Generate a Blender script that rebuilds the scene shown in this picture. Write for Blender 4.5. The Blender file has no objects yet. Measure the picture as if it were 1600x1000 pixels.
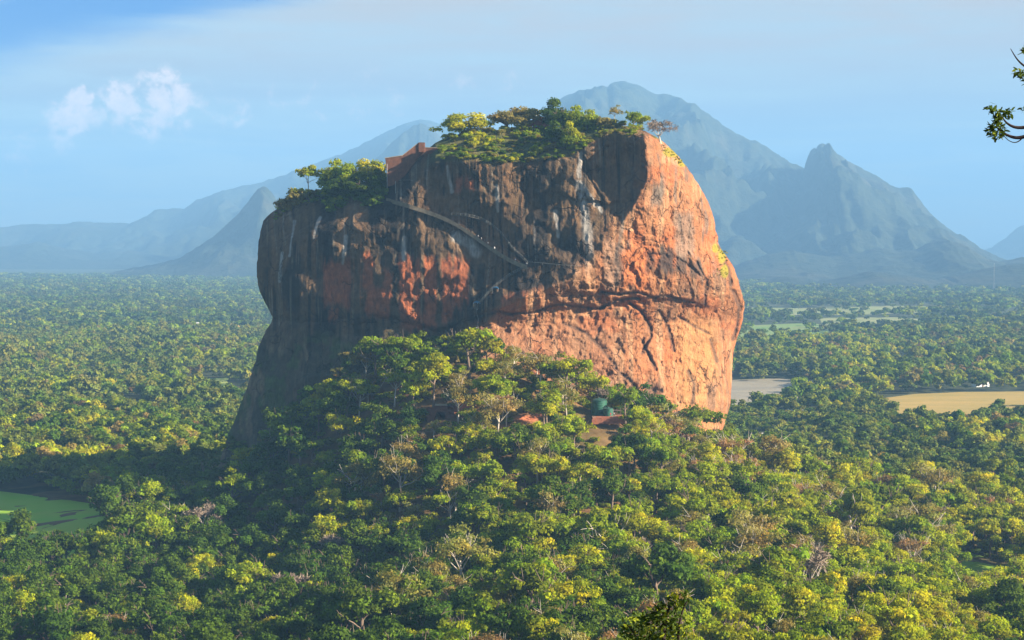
import bpy, bmesh, math, random
import numpy as np
from mathutils import Vector, Matrix

sc = bpy.context.scene
COL = sc.collection
R = math.radians
random.seed(7)

# ------------------------------------------------------------------ camera
F = 2537.0            # focal length in pixels of a 1600 px wide picture
CAMZ = 150.0
PITCH = math.atan(115.0 / F)
cam_d = bpy.data.cameras.new('camera')
cam = bpy.data.objects.new('camera', cam_d)
COL.objects.link(cam)
cam_d.sensor_width = 36.0
cam_d.lens = F / 1600.0 * 36.0
cam_d.clip_start = 0.5
cam_d.clip_end = 60000
cam.location = (0, 0, CAMZ)
cam.rotation_euler = (math.pi / 2 - PITCH, 0, 0)
sc.camera = cam

# ------------------------------------------------------------------ light
SUN_EL = R(23)
SUN_AZ = R(-16)          # 0 = from the right (+x), positive = swung away from the camera (+y)
sdir = Vector((math.cos(SUN_EL) * math.cos(SUN_AZ), math.cos(SUN_EL) * math.sin(SUN_AZ), math.sin(SUN_EL)))
sun_d = bpy.data.lights.new('sun', 'SUN')
sun_d.energy = 5.0
sun_d.angle = R(0.5)
sun_d.color = (1.0, 0.87, 0.68)
sun = bpy.data.objects.new('sun', sun_d)
COL.objects.link(sun)
sun.rotation_euler = (-sdir).to_track_quat('-Z', 'Y').to_euler()
sun.location = (300, 0, 600)
sc.view_settings.view_transform = 'Standard'
sc.view_settings.look = 'None'
sc.view_settings.exposure = 2.0
sc.view_settings.gamma = 1.0
sc.cycles.max_bounces = 5
sc.cycles.diffuse_bounces = 2
sc.cycles.glossy_bounces = 1
sc.cycles.transmission_bounces = 3
sc.cycles.volume_bounces = 0
sc.cycles.transparent_max_bounces = 4
sc.cycles.use_denoising = True


class NT:
    """small helper round a node tree"""
    def __init__(s, nt):
        s.nt = nt
        s.n = nt.nodes
        s.l = nt.links

    def add(s, t, **kw):
        nd = s.n.new(t)
        for k, v in kw.items():
            setattr(nd, k, v)
        return nd

    def link(s, a, b):
        s.l.new(a, b)

    def math(s, op, a, b=None, c=None, clamp=False):
        nd = s.n.new('ShaderNodeMath')
        nd.operation = op
        nd.use_clamp = clamp
        for i, v in enumerate((a, b, c)):
            if v is None:
                continue
            if isinstance(v, (int, float)):
                nd.inputs[i].default_value = v
            else:
                s.l.new(v, nd.inputs[i])
        return nd.outputs[0]

    def mix(s, fac, a, b, blend='MIX'):
        nd = s.n.new('ShaderNodeMix')
        nd.data_type = 'RGBA'
        nd.blend_type = blend
        for sock, v in ((nd.inputs[0], fac), (nd.inputs[6], a), (nd.inputs[7], b)):
            if isinstance(v, (int, float)):
                sock.default_value = v
            elif isinstance(v, tuple):
                sock.default_value = (*v[:3], 1)
            else:
                s.l.new(v, sock)
        return nd.outputs[2]

    def maprange(s, v, a, b, c=0.0, d=1.0, smooth=False):
        nd = s.n.new('ShaderNodeMapRange')
        nd.interpolation_type = 'SMOOTHSTEP' if smooth else 'LINEAR'
        s.l.new(v, nd.inputs[0])
        for i, x in zip((1, 2, 3, 4), (a, b, c, d)):
            nd.inputs[i].default_value = x
        return nd.outputs[0]

    def noise(s, vec, scale, detail=4, rough=0.55, dist=0.0):
        nd = s.n.new('ShaderNodeTexNoise')
        nd.inputs['Scale'].default_value = scale
        nd.inputs['Detail'].default_value = detail
        nd.inputs['Roughness'].default_value = rough
        nd.inputs['Distortion'].default_value = dist
        if vec is not None:
            s.l.new(vec, nd.inputs['Vector'])
        return nd.outputs['Fac']

    def mapping(s, vec, scale=(1, 1, 1), rot=(0, 0, 0), loc=(0, 0, 0)):
        nd = s.n.new('ShaderNodeMapping')
        nd.inputs['Scale'].default_value = scale
        nd.inputs['Rotation'].default_value = rot
        nd.inputs['Location'].default_value = loc
        s.l.new(vec, nd.inputs['Vector'])
        return nd.outputs[0]


# ------------------------------------------------------------------ sky (world)
world = bpy.data.worlds.new('World')
sc.world = world
world.use_nodes = True
w = NT(world.node_tree)
w.n.clear()
out = w.add('ShaderNodeOutputWorld')
bg = w.add('ShaderNodeBackground')
bg.inputs['Strength'].default_value = 0.05
sky = w.add('ShaderNodeTexSky')
sky.sky_type = 'NISHITA'
sky.sun_disc = False
sky.sun_elevation = SUN_EL
sky.sun_rotation = math.pi / 2 - SUN_AZ
sky.air_density = 1.2
sky.dust_density = 1.0
sky.ozone_density = 2.5
tc = w.add('ShaderNodeTexCoord')
dirv = tc.outputs['Generated']
sep = w.add('ShaderNodeSeparateXYZ')
w.link(dirv, sep.inputs[0])
dx, dy, dz = sep.outputs
# high cirrus veil: streaks that rise to the right, open blue gap at the upper left
strk = w.noise(w.mapping(dirv, scale=(3.0, 3.0, 34.0), rot=(0, R(-14), 0)), 1.6, 6, 0.6, 0.6)
strk2 = w.noise(w.mapping(dirv, scale=(6.0, 6.0, 60.0), rot=(0, R(-16), 0), loc=(3, 1, 2)), 1.6, 5, 0.6, 0.8)
edge = w.math('SUBTRACT', dz, w.math('MULTIPLY_ADD', dx, 0.27, 0.190))      # >0 above the veil's edge
gap = w.maprange(w.math('ADD', edge, w.math('MULTIPLY_ADD', strk, 0.05, -0.025)), -0.018, 0.014, 0, 1, True)
gap2 = w.maprange(w.math('ADD', edge, w.math('MULTIPLY_ADD', strk2, 0.02, -0.01)), 0.030, 0.042, 0, 0.8, True)
gap = w.math('SUBTRACT', gap, gap2, clamp=True)
fade_up = w.maprange(dz, 0.15, 0.32, 1, 0.08, True)
inview = w.math('MULTIPLY', w.math('SUBTRACT', 1.0, gap), fade_up)
veil = w.maprange(w.math('MULTIPLY_ADD', strk2, 0.5, w.math('MULTIPLY', strk, 0.6)), 0.38, 0.68, 0.45, 1.0, True)
veil = w.math('MULTIPLY', veil, inview, clamp=True)
low = w.maprange(dz, 0.03, 0.15, 0.0, 1.0, True)
veil_c = w.mix(low, (1.5, 2.6, 3.7), (3.5, 3.0, 2.6))
deep = w.mix(1.0, sky.outputs[0], (0.06, 0.48, 1.0), 'MULTIPLY')
warmed = w.mix(1.0, sky.outputs[0], (0.92, 0.78, 0.58), 'MULTIPLY')
upper = w.mix(w.maprange(dz, 0.2, 0.4, 0, 1, True), sky.outputs[0], warmed)
skyc = w.mix(gap, upper, deep)
skyc = w.mix(w.math('MULTIPLY', gap, 0.9), skyc, (0.0, 0.9, 3.4))
skyc = w.mix(veil, skyc, veil_c)
# cumulus heads low on the left
cn = w.noise(w.mapping(dirv, scale=(1, 1, 1.15)), 85, 9, 0.66, 0.25)
cn2 = w.noise(dirv, 150, 5, 0.6)
blobs = [(127, 158, 20), (118, 182, 30), (104, 216, 24), (194, 160, 28), (236, 140, 22), (262, 150, 34), (232, 186, 30), (280, 185, 34), (320, 180, 36), (370, 188, 30),
         (30, 240, 34), (440, 158, 30), (490, 160, 36), (560, 156, 40), (620, 150, 36), (720, 133, 40), (800, 132, 30), (210, 212, 44)]
lum = [1, .9, .45, 1, .8, 1, .75, .5, .4, .45, .36, .3, .3, .3, .26, .22, .2, .2, .45]
tot = None
for (bx, by, br), lm in zip(blobs, lum):
    br *= 1.4
    c = Vector(((bx - 800) / F, 1.0, (385 - by) / F)).normalized()
    vd = w.add('ShaderNodeVectorMath', operation='DISTANCE')
    w.link(dirv, vd.inputs[0])
    vd.inputs[1].default_value = c
    m = w.maprange(vd.outputs['Value'], 0.2 * br / F, 1.45 * br / F, lm, 0.0, True)
    tot = m if tot is None else w.math('MAXIMUM', tot, m)
shape = w.math('ADD', tot, w.math('MULTIPLY_ADD', cn, 3.3, -1.65))
cm = w.math('MULTIPLY', w.maprange(shape, 0.3, 0.9, 0, 1, True), w.math('MINIMUM', w.math('MULTIPLY', tot, 1.6), 1.0), clamp=True)
ccol = w.mix(w.maprange(cn2, 0.3, 0.7), (6.2, 5.0, 4.6), (9.4, 6.8, 5.7))
skyc = w.mix(w.math('MULTIPLY', cm, 0.8), skyc, ccol)
w.link(skyc, bg.inputs[0])
w.link(bg.outputs[0], out.inputs[0])

# ------------------------------------------------------------------ pixel <-> place
CA, SA = math.cos(PITCH), math.sin(PITCH)


def P(px, py, D):
    """point at depth y = D that stands where the survey photo has (px, py)"""
    px = np.asarray(px, float); py = np.asarray(py, float); D = np.asarray(D, float)
    a = (px - 800.0) / F
    b = (500.0 - py) / F
    fy = CA + b * SA
    fz = -SA + b * CA
    k = D / fy
    return np.stack(np.broadcast_arrays(a * k, D, CAMZ + fz * k), -1)


def proj(x, y, z):
    x = np.asarray(x, float); y = np.asarray(y, float); z = np.asarray(z, float) - CAMZ
    fwd = y * CA - z * SA
    up = y * SA + z * CA
    return 800 + F * x / fwd, 500 - F * up / fwd


def ground_at(px, py, z=0.0):
    b = (500.0 - py) / F
    fy = CA + b * SA
    fz = -SA + b * CA
    k = (z - CAMZ) / fz
    return ((px - 800.0) / F * k, fy * k)


# ------------------------------------------------------------------ numpy noise
def _hash(ix, iy, iz, seed):
    h = (ix * 374761393 + iy * 668265263 + iz * 2147483647 + seed * 144665) & 0xFFFFFFFF
    h = ((h ^ (h >> 13)) * 1274126177) & 0xFFFFFFFF
    h = ((h ^ (h >> 16)) * 2246822519) & 0xFFFFFFFF
    return ((h ^ (h >> 15)) & 0xFFFFFF) / float(0xFFFFFF)


def vnoise(x, y, seed=0):
    x = np.asarray(x, float); y = np.asarray(y, float)
    x, y = np.broadcast_arrays(x, y)
    ix = np.floor(x).astype(np.int64); iy = np.floor(y).astype(np.int64)
    fx = x - ix; fy = y - iy
    fx = fx * fx * fx * (fx * (fx * 6 - 15) + 10); fy = fy * fy * fy * (fy * (fy * 6 - 15) + 10)
    a = _hash(ix, iy, 0, seed); b = _hash(ix + 1, iy, 0, seed)
    c = _hash(ix, iy + 1, 0, seed); d = _hash(ix + 1, iy + 1, 0, seed)
    return (a * (1 - fx) + b * fx) * (1 - fy) + (c * (1 - fx) + d * fx) * fy


def fbm(x, y, seed=0, oct=4, gain=0.5):
    t = 0.0; a = 1.0; s = 0.0
    for o in range(oct):
        t = t + a * vnoise(np.asarray(x) * 2 ** o + 17.3 * o, np.asarray(y) * 2 ** o + 9.1 * o, seed + o)
        s += a
        a *= gain
    return t / s * 2 - 1        # about -1..1


def sstep(a, b, x):
    t = np.clip((np.asarray(x, float) - a) / (b - a), 0, 1)
    return t * t * (3 - 2 * t)


# ------------------------------------------------------------------ object helpers
def mesh_np(name, verts, faces, smooth=True):
    me = bpy.data.meshes.new(name)
    verts = np.asarray(verts, np.float32)
    faces = np.asarray(faces, np.int32)
    n = faces.shape[1]
    me.vertices.add(len(verts))
    me.vertices.foreach_set('co', verts.ravel())
    me.loops.add(faces.size)
    me.loops.foreach_set('vertex_index', faces.ravel())
    me.polygons.add(len(faces))
    me.polygons.foreach_set('loop_start', np.arange(0, faces.size, n, dtype=np.int32))
    me.update(calc_edges=True)
    me.polygons.foreach_set('use_smooth', np.full(len(faces), smooth, dtype=bool))
    me.validate()
    return me


def vcol(me, cols, name='tone'):
    at = me.color_attributes.new(name, 'FLOAT_COLOR', 'POINT')
    c = np.ones((len(cols), 4), np.float32)
    c[:, :3] = cols
    at.data.foreach_set('color', c.ravel())


def link(name, me, mat=None, parent=None):
    o = bpy.data.objects.new(name, me)
    COL.objects.link(o)
    if mat is not None:
        me.materials.clear()
        me.materials.append(mat)
    if parent is not None:
        o.parent = parent
    return o


def tag(o, label=None, cat=None, group=None, kind=None):
    if label: o['label'] = label
    if cat: o['category'] = cat
    if group: o['group'] = group
    if kind: o['kind'] = kind
    return o


def empty(name, loc, rz=0.0, scale=1.0):
    o = bpy.data.objects.new(name, None)
    o.empty_display_size = 0.5
    COL.objects.link(o)
    o.location = loc
    o.rotation_euler = (0, 0, rz)
    o.scale = (scale,) * 3 if isinstance(scale, (int, float)) else scale
    return o


def bm_mesh(name, bm, smooth=False):
    bmesh.ops.recalc_face_normals(bm, faces=bm.faces)
    me = bpy.data.meshes.new(name)
    bm.to_mesh(me)
    bm.free()
    if smooth:
        for p in me.polygons: p.use_smooth = True
    return me


def bm_box(bm, c, s, rot=None):
    m = Matrix.Translation(c) @ (rot.to_4x4() if rot is not None else Matrix()) @ Matrix.Diagonal((*s, 1))
    return bmesh.ops.create_cube(bm, size=1.0, matrix=m)['verts']


def bm_tube(bm, pts, radii, seg=7, cap=True):
    pts = [Vector(p) for p in pts]
    if isinstance(radii, (int, float)):
        radii = [radii] * len(pts)
    rings = []
    ref = None
    for i, p in enumerate(pts):
        d = (pts[min(i + 1, len(pts) - 1)] - pts[max(i - 1, 0)]).normalized()
        if ref is None:
            ref = d.orthogonal().normalized()
        a = (ref - d * ref.dot(d))
        a = a.normalized() if a.length > 1e-6 else d.orthogonal().normalized()
        ref = a
        b = d.cross(a)
        rings.append([bm.verts.new(p + (a * math.cos(t) + b * math.sin(t)) * radii[i]) for t in [2 * math.pi * k / seg for k in range(seg)]])
    for r0, r1 in zip(rings, rings[1:]):
        for k in range(seg):
            bm.faces.new((r0[k], r0[(k + 1) % seg], r1[(k + 1) % seg], r1[k]))
    if cap:
        bm.faces.new(rings[0][::-1])
        bm.faces.new(rings[-1])


def bm_lathe(bm, prof, c=(0, 0, 0), seg=32):
    c = Vector(c)
    rings = []
    for r, z in prof:
        rings.append([bm.verts.new(c + Vector((r * math.cos(2 * math.pi * k / seg), r * math.sin(2 * math.pi * k / seg), z))) for k in range(seg)])
    for r0, r1 in zip(rings, rings[1:]):
        for k in range(seg):
            bm.faces.new((r0[k], r0[(k + 1) % seg], r1[(k + 1) % seg], r1[k]))
    bm.faces.new(rings[0][::-1])
    bm.faces.new(rings[-1])


# ------------------------------------------------------------------ materials
def new_mat(name):
    m = bpy.data.materials.new(name)
    m.use_nodes = True
    t = NT(m.node_tree)
    t.n.clear()
    o = t.add('ShaderNodeOutputMaterial')
    b = t.add('ShaderNodeBsdfPrincipled')
    b.inputs['Roughness'].default_value = 0.85
    b.inputs['Specular IOR Level'].default_value = 0.2
    t.link(b.outputs[0], o.inputs[0])
    return m, t, b, o


def plain_mat(name, col, rough=0.8, var=0.25, scale=3.0, metal=0.0, spec=0.2):
    m, t, b, o = new_mat(name)
    tcn = t.add('ShaderNodeTexCoord')
    n = t.noise(tcn.outputs['Object'], scale, 5, 0.6)
    f = t.maprange(n, 0.25, 0.75, 1 - var, 1 + var)
    nd = t.add('ShaderNodeVectorMath', operation='SCALE')
    nd.inputs[0].default_value = col
    t.link(f, nd.inputs['Scale'])
    t.link(nd.outputs[0], b.inputs['Base Color'])
    b.inputs['Roughness'].default_value = rough
    b.inputs['Metallic'].default_value = metal
    b.inputs['Specular IOR Level'].default_value = spec
    return m


def leaf_mat(name, c1, c2, transl=0.45, back=1.0):
    """foliage: hue differs from tree to tree and from clump to clump"""
    m, t, b, o = new_mat(name)
    oi = t.add('ShaderNodeObjectInfo')
    at = t.add('ShaderNodeAttribute', attribute_name='tone')
    base = t.mix(oi.outputs['Random'], c1, c2)
    nd = t.add('ShaderNodeVectorMath', operation='MULTIPLY')
    t.link(base, nd.inputs[0])
    t.link(at.outputs['Color'], nd.inputs[1])
    t.link(nd.outputs[0], b.inputs['Base Color'])
    b.inputs['Roughness'].default_value = 0.75
    b.inputs['Specular IOR Level'].default_value = 0.12
    tr = t.add('ShaderNodeBsdfTranslucent')
    tint = t.mix(1.0, nd.outputs[0], (1.25, 1.2, 0.6), 'MULTIPLY')
    t.link(tint, tr.inputs['Color'])
    mx = t.add('ShaderNodeMixShader')
    mx.inputs[0].default_value = transl
    t.link(b.outputs[0], mx.inputs[1])
    t.link(tr.outputs[0], mx.inputs[2])
    t.link(mx.outputs[0], o.inputs[0])
    return m


M = {}
M['green'] = leaf_mat('leaf_green', (0.150, 0.230, 0.005), (0.255, 0.295, 0.007))
M['yellowgreen'] = leaf_mat('leaf_yellow_green', (0.250, 0.325, 0.006), (0.390, 0.380, 0.010))
M['dark'] = leaf_mat('leaf_dark', (0.060, 0.120, 0.007), (0.105, 0.160, 0.007), 0.38)
M['olive'] = leaf_mat('leaf_olive', (0.240, 0.230, 0.050), (0.300, 0.230, 0.070))
M['brown'] = leaf_mat('leaf_brown', (0.330, 0.205, 0.085), (0.290, 0.185, 0.090))
M['plain'] = leaf_mat('leaf_plain', (0.080, 0.135, 0.014), (0.200, 0.215, 0.030), 0.3)
M['farleaf'] = leaf_mat('leaf_far', (0.050, 0.090, 0.014), (0.110, 0.130, 0.022), 0.3)
M['dry'] = leaf_mat('leaf_dry', (0.190, 0.130, 0.055), (0.130, 0.120, 0.045))
M['twig'] = plain_mat('twig_grey', (0.25, 0.19, 0.14), 0.9, 0.2)
M['bark'] = plain_mat('bark', (0.16, 0.115, 0.085), 0.9, 0.35, 1.5)
M['palebark'] = plain_mat('pale_bark', (0.46, 0.40, 0.33), 0.9, 0.25, 1.5)
M['blackbark'] = plain_mat('near_bark', (0.035, 0.025, 0.022), 0.9, 0.3, 20)

# ------------------------------------------------------------------ haze numbers (built at the end)
HAZE_DENSITY = 1.02e-4
HAZE_TOP = 1330.0

# ================================================================== THE ROCK: its face as a depth survey
def curve(pts):
    a = np.array(pts, float)
    return lambda v: np.interp(v, a[:, 0], a[:, 1])


_L = curve([(180, 425), (300, 425), (345, 411), (360, 408), (385, 403), (410, 401), (430, 401), (445, 402), (458, 406), (470, 412), (484, 420), (495, 426), (503, 425), (512, 418), (525, 411), (540, 405), (560, 400), (580, 394), (600, 387), (620, 381), (640, 374), (660, 365), (680, 357), (700, 350), (720, 344), (750, 334), (800, 318), (900, 290)])
_R = curve([(180, 1000), (195, 998), (203, 1006), (208, 1014), (214, 1025), (225, 1041), (245, 1062), (260, 1073), (280, 1086), (300, 1099), (330, 1113), (360, 1119), (380, 1122), (390, 1127), (400, 1135), (420, 1148), (440, 1155), (460, 1160), (480, 1163), (500, 1161), (520, 1155), (540, 1148), (560, 1145), (600, 1143), (630, 1141), (650, 1136), (680, 1128), (700, 1118), (730, 1106), (780, 1095), (900, 1085)])
_C = curve([(180, 1003), (205, 1006), (240, 1012), (280, 1012), (320, 992), (360, 965), (400, 930), (440, 885), (462, 828), (482, 782), (510, 752), (600, 750), (900, 740)])
SKY_T = curve([(380, 352), (411, 345), (418, 338), (430, 328), (447, 314), (470, 303), (500, 297), (540, 293), (575, 289), (603, 285), (640, 263), (664, 237), (680, 223), (700, 213), (740, 205), (830, 200), (900, 197), (940, 194), (970, 196), (990, 199), (1005, 204), (1030, 208), (1200, 208)])
RIM_T = curve([(380, 392), (430, 376), (500, 345), (560, 330), (603, 312), (640, 288), (680, 249), (720, 247), (770, 254), (830, 250), (890, 243), (915, 225), (945, 209), (1000, 210), (1040, 214), (1200, 214)])
SET_T = curve([(380, 22), (500, 26), (600, 24), (660, 22), (700, 40), (850, 48), (930, 34), (1000, 16), (1200, 12)])
YC = 822.0
V_T = curve([(180, 4), (280, 2), (340, 0), (400, -2.5), (440, -3.5), (465, -3), (485, 0), (500, 2), (520, 1.5), (560, -2), (620, -8), (700, -16), (850, -32), (900, -38)])


def seg_dist(px, py, pts):
    d = np.full(np.broadcast(px, py).shape, 1e9)
    for (x0, y0), (x1, y1) in zip(pts, pts[1:]):
        vx, vy = x1 - x0, y1 - y0
        t = np.clip(((px - x0) * vx + (py - y0) * vy) / (vx * vx + vy * vy), 0, 1)
        d = np.minimum(d, np.hypot(px - x0 - t * vx, py - y0 - t * vy))
    return d


CRACKS = [([(772, 486), (800, 490), (832, 489), (850, 481), (872, 476), (905, 479), (932, 482), (950, 474), (975, 467), (1000, 467)], 3.0, 3.2),
          ([(690, 520), (730, 500), (772, 488)], 3.5, 2.0),
          ([(940, 455), (965, 460), (990, 457), (1020, 464), (1050, 464), (1085, 474)], 2.4, 2.6),
          ([(985, 474), (1003, 488), (1012, 505), (1018, 525), (1008, 545), (1003, 552)], 3.0, 3.0),
          ([(1003, 530), (1012, 552), (1024, 577)], 3.0, 2.4),
          ([(1030, 485), (1045, 515), (1052, 548)], 2.5, 1.4),
          ([(1060, 495), (1085, 510), (1105, 520)], 2.2, 1.4),
          ([(1145, 455), (1155, 480), (1152, 510), (1145, 530)], 4.0, 2.5),
          ([(1110, 530), (1116, 550), (1120, 565)], 3.5, 1.2),
          ([(1122, 385), (1138, 420), (1142, 445)], 4.0, 2.5),
          ([(1090, 410), (1105, 440), (1100, 475)], 3.0, 1.5),
          ([(905, 300), (925, 315), (945, 318)], 3.0, 1.4),
          ([(905, 228), (912, 255), (925, 285), (942, 312)], 3.2, 1.5),
          ([(700, 340), (745, 355), (790, 385), (822, 412)], 3.0, 1.0),
          ([(780, 408), (770, 440), (745, 470)], 4, 1.0),
          ([(470, 500), (500, 505), (540, 498), (575, 492), (620, 500), (660, 512)], 4, 1.6),
          ([(960, 575), (990, 600), (1010, 640)], 3, 1.5),
          ([(1075, 580), (1085, 600), (1082, 630)], 4, 0.9),
          ([(880, 505), (915, 520), (940, 545), (960, 570)], 3, 1.3)]
STEPS = [([(760, 488), (800, 492), (832, 491), (850, 483), (872, 478), (905, 481), (932, 484), (950, 476), (975, 469), (1000, 469)], 3.2, 26),
         ([(880, 462), (940, 457), (990, 459), (1020, 466), (1050, 466), (1085, 476), (1100, 480)], 3.0, 22),
         ([(430, 497), (470, 503), (520, 492), (570, 504), (620, 496), (680, 514), (740, 500)], 1.7, 40),
         ([(860, 300), (905, 312), (945, 320), (960, 318)], 1.8, 25),
         ([(1010, 395), (1060, 400), (1090, 425), (1105, 440)], 1.6, 20)]
BUMPS = [(812, 468, 38, 24, -3.0), (1022, 612, 9, 6, 3.5), (1045, 415, 40, 22, -1.5), (975, 520, 30, 22, -1.8), (900, 520, 45, 30, -1.0), (865, 470, 25, 12, -1.5), (962, 268, 34, 58, 9.0), (720, 522, 60, 20, 5.0),
         (1020, 260, 18, 60, -2.0), (1008, 300, 14, 50, -2.0), (1060, 540, 22, 26, -1.6), (1020, 545, 12, 16, -1.4), (1095, 600, 40, 70, -2.5), (850, 560, 40, 40, -1.5), (525, 445, 22, 30, 1.4), (560, 340, 120, 50, -4), (740, 340, 90, 60, 2.0), (700, 470, 60, 45, 1.0)]


def rock_u(px, py):
    L, Rr = _L(py), _R(py)
    return np.clip((px - L) / (Rr - L), 0, 1)


def rock_depth(px, py, detail=True):
    px = np.asarray(px, float); py = np.asarray(py, float)
    L, Rr = _L(py), _R(py)
    C = np.minimum(_C(py), Rr - 6)
    q1 = np.clip((C - px) / (C - L), 0, 1)
    q2 = np.clip((px - C) / (Rr - C), 0, 1)
    DL = np.interp(py, [200, 350, 500, 800], [40, 52, 56, 66])
    DR = np.interp(py, [200, 300, 400, 500, 800], [28, 66, 92, 118, 126])
    left = DL * (0.70 * q1 + 0.30 * (1 - np.sqrt(np.clip(1 - q1 ** 2.6, 0, 1))))
    right = DR * (0.62 * q2 + 0.38 * (1 - np.sqrt(np.clip(1 - q2 ** 2.4, 0, 1))))
    Y = YC + np.where(px < C, left, right) + V_T(py)
    # summit slope above the rim and the rounded rim itself
    st, rt, se = SKY_T(px), RIM_T(px), SET_T(px)
    t = np.clip((rt - py) / np.maximum(rt - st, 1.0), 0, 1)
    Y = Y + se * (0.55 * t + 0.45 * t * t)
    wr = np.interp(px, [400, 600, 680, 1000], [60, 40, 24, 14])
    h = np.clip((py - rt) / wr, 0, 1)
    rr = np.interp(px, [400, 600, 680, 1000], [11, 8, 3.5, 2.5])
    Y = Y + np.where(py > rt, rr * (1 - np.sqrt(np.clip(1 - (1 - h) ** 2, 0, 1))), rr)
    if detail:
        u = rock_u(px, py)
        e = 1 - 0.7 * np.maximum(q1, q2) ** 6
        below = sstep(-5, 25, py - rt)
        lit = sstep(-25, 35, px - C)
        Y = Y + (4.6 - 1.2 * lit) * fbm(px / 76.0, py / 62.0, 11, 4) * e
        us = np.where(px < C, px / 765.0, u + (C / 765.0 - (C - L) / (Rr - L))) + 0.006 * fbm(px / 50, py / 60, 23, 2)
        fl = fbm(us * 50, py / 190.0, 21, 4) * (0.5 + 1.1 * vnoise(px / 60, py / 70, 29))
        Y = Y + (0.5 + 0.35 * lit) * (1 - 2 * np.abs(fl)) * below * e * sstep(520, 470, py)
        fl2 = fbm(u * 34 + 4, py / 60.0, 25, 4)
        Y = Y + 2.2 * np.abs(fl2) * lit * below * e
        rg_ = fbm(px / 26.0 + 0.5 * fbm(px / 18., py / 18., 35, 2), py / 34.0, 31, 4)
        Y = Y + 1.6 * (np.abs(rg_) * 2 - 0.5) * e * (0.45 + 0.55 * lit) + 0.7 * fbm(px / 15.0, py / 20.0, 37, 3) * e
        Y = Y + 0.35 * fbm(px / 6.0, py / 8.0, 41, 3) * e * (0.6 + 0.8 * lit)
        # blocky, scalloped lower right face
        low = sstep(475, 520, py) * lit
        vv = fbm(px / 34.0 + 0.6 * fbm(px / 30., py / 30., 5), py / 30.0, 51, 3)
        Y = Y + low * 2.6 * (np.abs(vv) - 0.25) * e
        sw = py / 21.0 + 1.6 * fbm(px / 60.0, py / 40.0, 65, 3) + (px - 960) / 260.0
        sw = sw - np.floor(sw)
        Y = Y + lit * e * below * 1.3 * (sw ** 3) * vnoise(px / 40.0, py / 40.0, 67) * 1.3
        sh = fbm(px / 9.0, py / 12.0, 69, 3)
        Y = Y + lit * e * below * 0.8 * np.where(np.abs(sh) < 0.10, 1 - np.abs(sh) / 0.10, 0)
        flank = sstep(500, 540, py) * sstep(30, -60, px - C)
        Y = Y + flank * (4.0 * fbm(px / 55.0, py / 80.0, 44, 4) + 1.8 * (1 - 2 * np.abs(fbm(px / 26.0, py / 120.0, 46, 3)))) * e
        wob = 6.0 * fbm(px / 15.0, py / 15.0, 61, 4)
        for pts, wd, dp in CRACKS:
            d = seg_dist(px + wob, py + wob * .7, pts)
            Y = Y + 1.25 * dp * np.exp(-(d / (wd * 0.8)) ** 2) * (0.35 + 0.9 * vnoise(px / 17.0, py / 17.0, 63))
        for pts, am, dec in STEPS:
            a = np.array(pts, float)
            cy = np.interp(px, a[:, 0], a[:, 1]) + wob * 0.8
            win = sstep(a[0, 0] - 25, a[0, 0] + 10, px) * sstep(a[-1, 0] + 25, a[-1, 0] - 10, px)
            dd = py - cy
            Y = Y + win * am * (np.where(dd > -3, sstep(-3, 2, dd) * np.exp(-np.clip(dd, 0, None) / dec), 0) - 0.35 * np.exp(-((dd + 9) / 8) ** 2))
        for bx, by, sx, sy, am in BUMPS:
            Y = Y + am * np.exp(-((px - bx) / sx) ** 2 - ((py - by) / sy) ** 2)
    return Y


# ================================================================== TERRAIN
_cp = [(760, 545, 812, 8), (640, 550, 816, 8), (560, 588, 816, 8), (490, 655, 820, 6), (400, 730, 830, 10), (340, 765, 850, 13), (860, 590, 806, 6), (940, 655, 775, 0), (960, 655, 778, 0), (900, 655, 772, 0), (820, 672, 755, 0), (690, 652, 770, 1),
       (1000, 672, 790, 8), (1050, 697, 806, 9), (1100, 714, 818, 9), (1180, 742, 825, 10), (1260, 775, 825, 9), (800, 760, 690, 8), (600, 760, 715, 8), (700, 700, 735, 8), (900, 720, 720, 8), (1000, 780, 680, 8), (1080, 740, 740, 8), (1150, 800, 690, 8), (1300, 840, 690, 9), (450, 795, 750, 8), (540, 720, 765, 8),
       (250, 765, 830, 10), (300, 805, 775, 9), (100, 850, 735, 9), (0, 845, 770, 9), (800, 1000, 430, 9), (600, 1000, 485, 9), (400, 1000, 530, 9), (200, 1000, 560, 9), (0, 1000, 570, 9), (1000, 1000, 400, 9), (1200, 1000, 420, 9), (1400, 1000, 455, 9), (1600, 1000, 505, 9),
       (1600, 905, 700, 9), (1450, 905, 640, 9), (1300, 905, 580, 9), (1150, 905, 550, 9), (1000, 905, 540, 9), (800, 890, 575, 9), (600, 890, 640, 9), (400, 900, 675, 9), (200, 905, 690, 9), (0, 920, 700, 9)]
_pts = []
for a, b, d, c in _cp:
    v = P(a, b, d)
    _pts.append((v[0], v[1], max(v[2] - c, 0.0)))
for d in range(420, 1150, 80):
    _pts += [(-d * 0.44, d, 0.0), (d * 0.44, d, 0.0)]
for d in (360, 420):
    _pts += [(-d * 0.30, d, 4.0), (d * 0.05, d, 40.0), (d * 0.3, d, 26.0)]
for x in range(-440, 441, 110):
    _pts.append((x, 1130, 0.0)); pass
for x in (-90, -30, 30, 80):
    _pts += [(x, 880, 45.0), (x, 940, 22.0)]
_pts = np.array(_pts)


def _phi(r):
    return np.sqrt(r * r + 18.0 ** 2)


_A = _phi(np.hypot(_pts[:, None, 0] - _pts[None, :, 0], _pts[:, None, 1] - _pts[None, :, 1])) + np.eye(len(_pts)) * -0.5
_W = np.linalg.solve(_A, _pts[:, 2])


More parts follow.
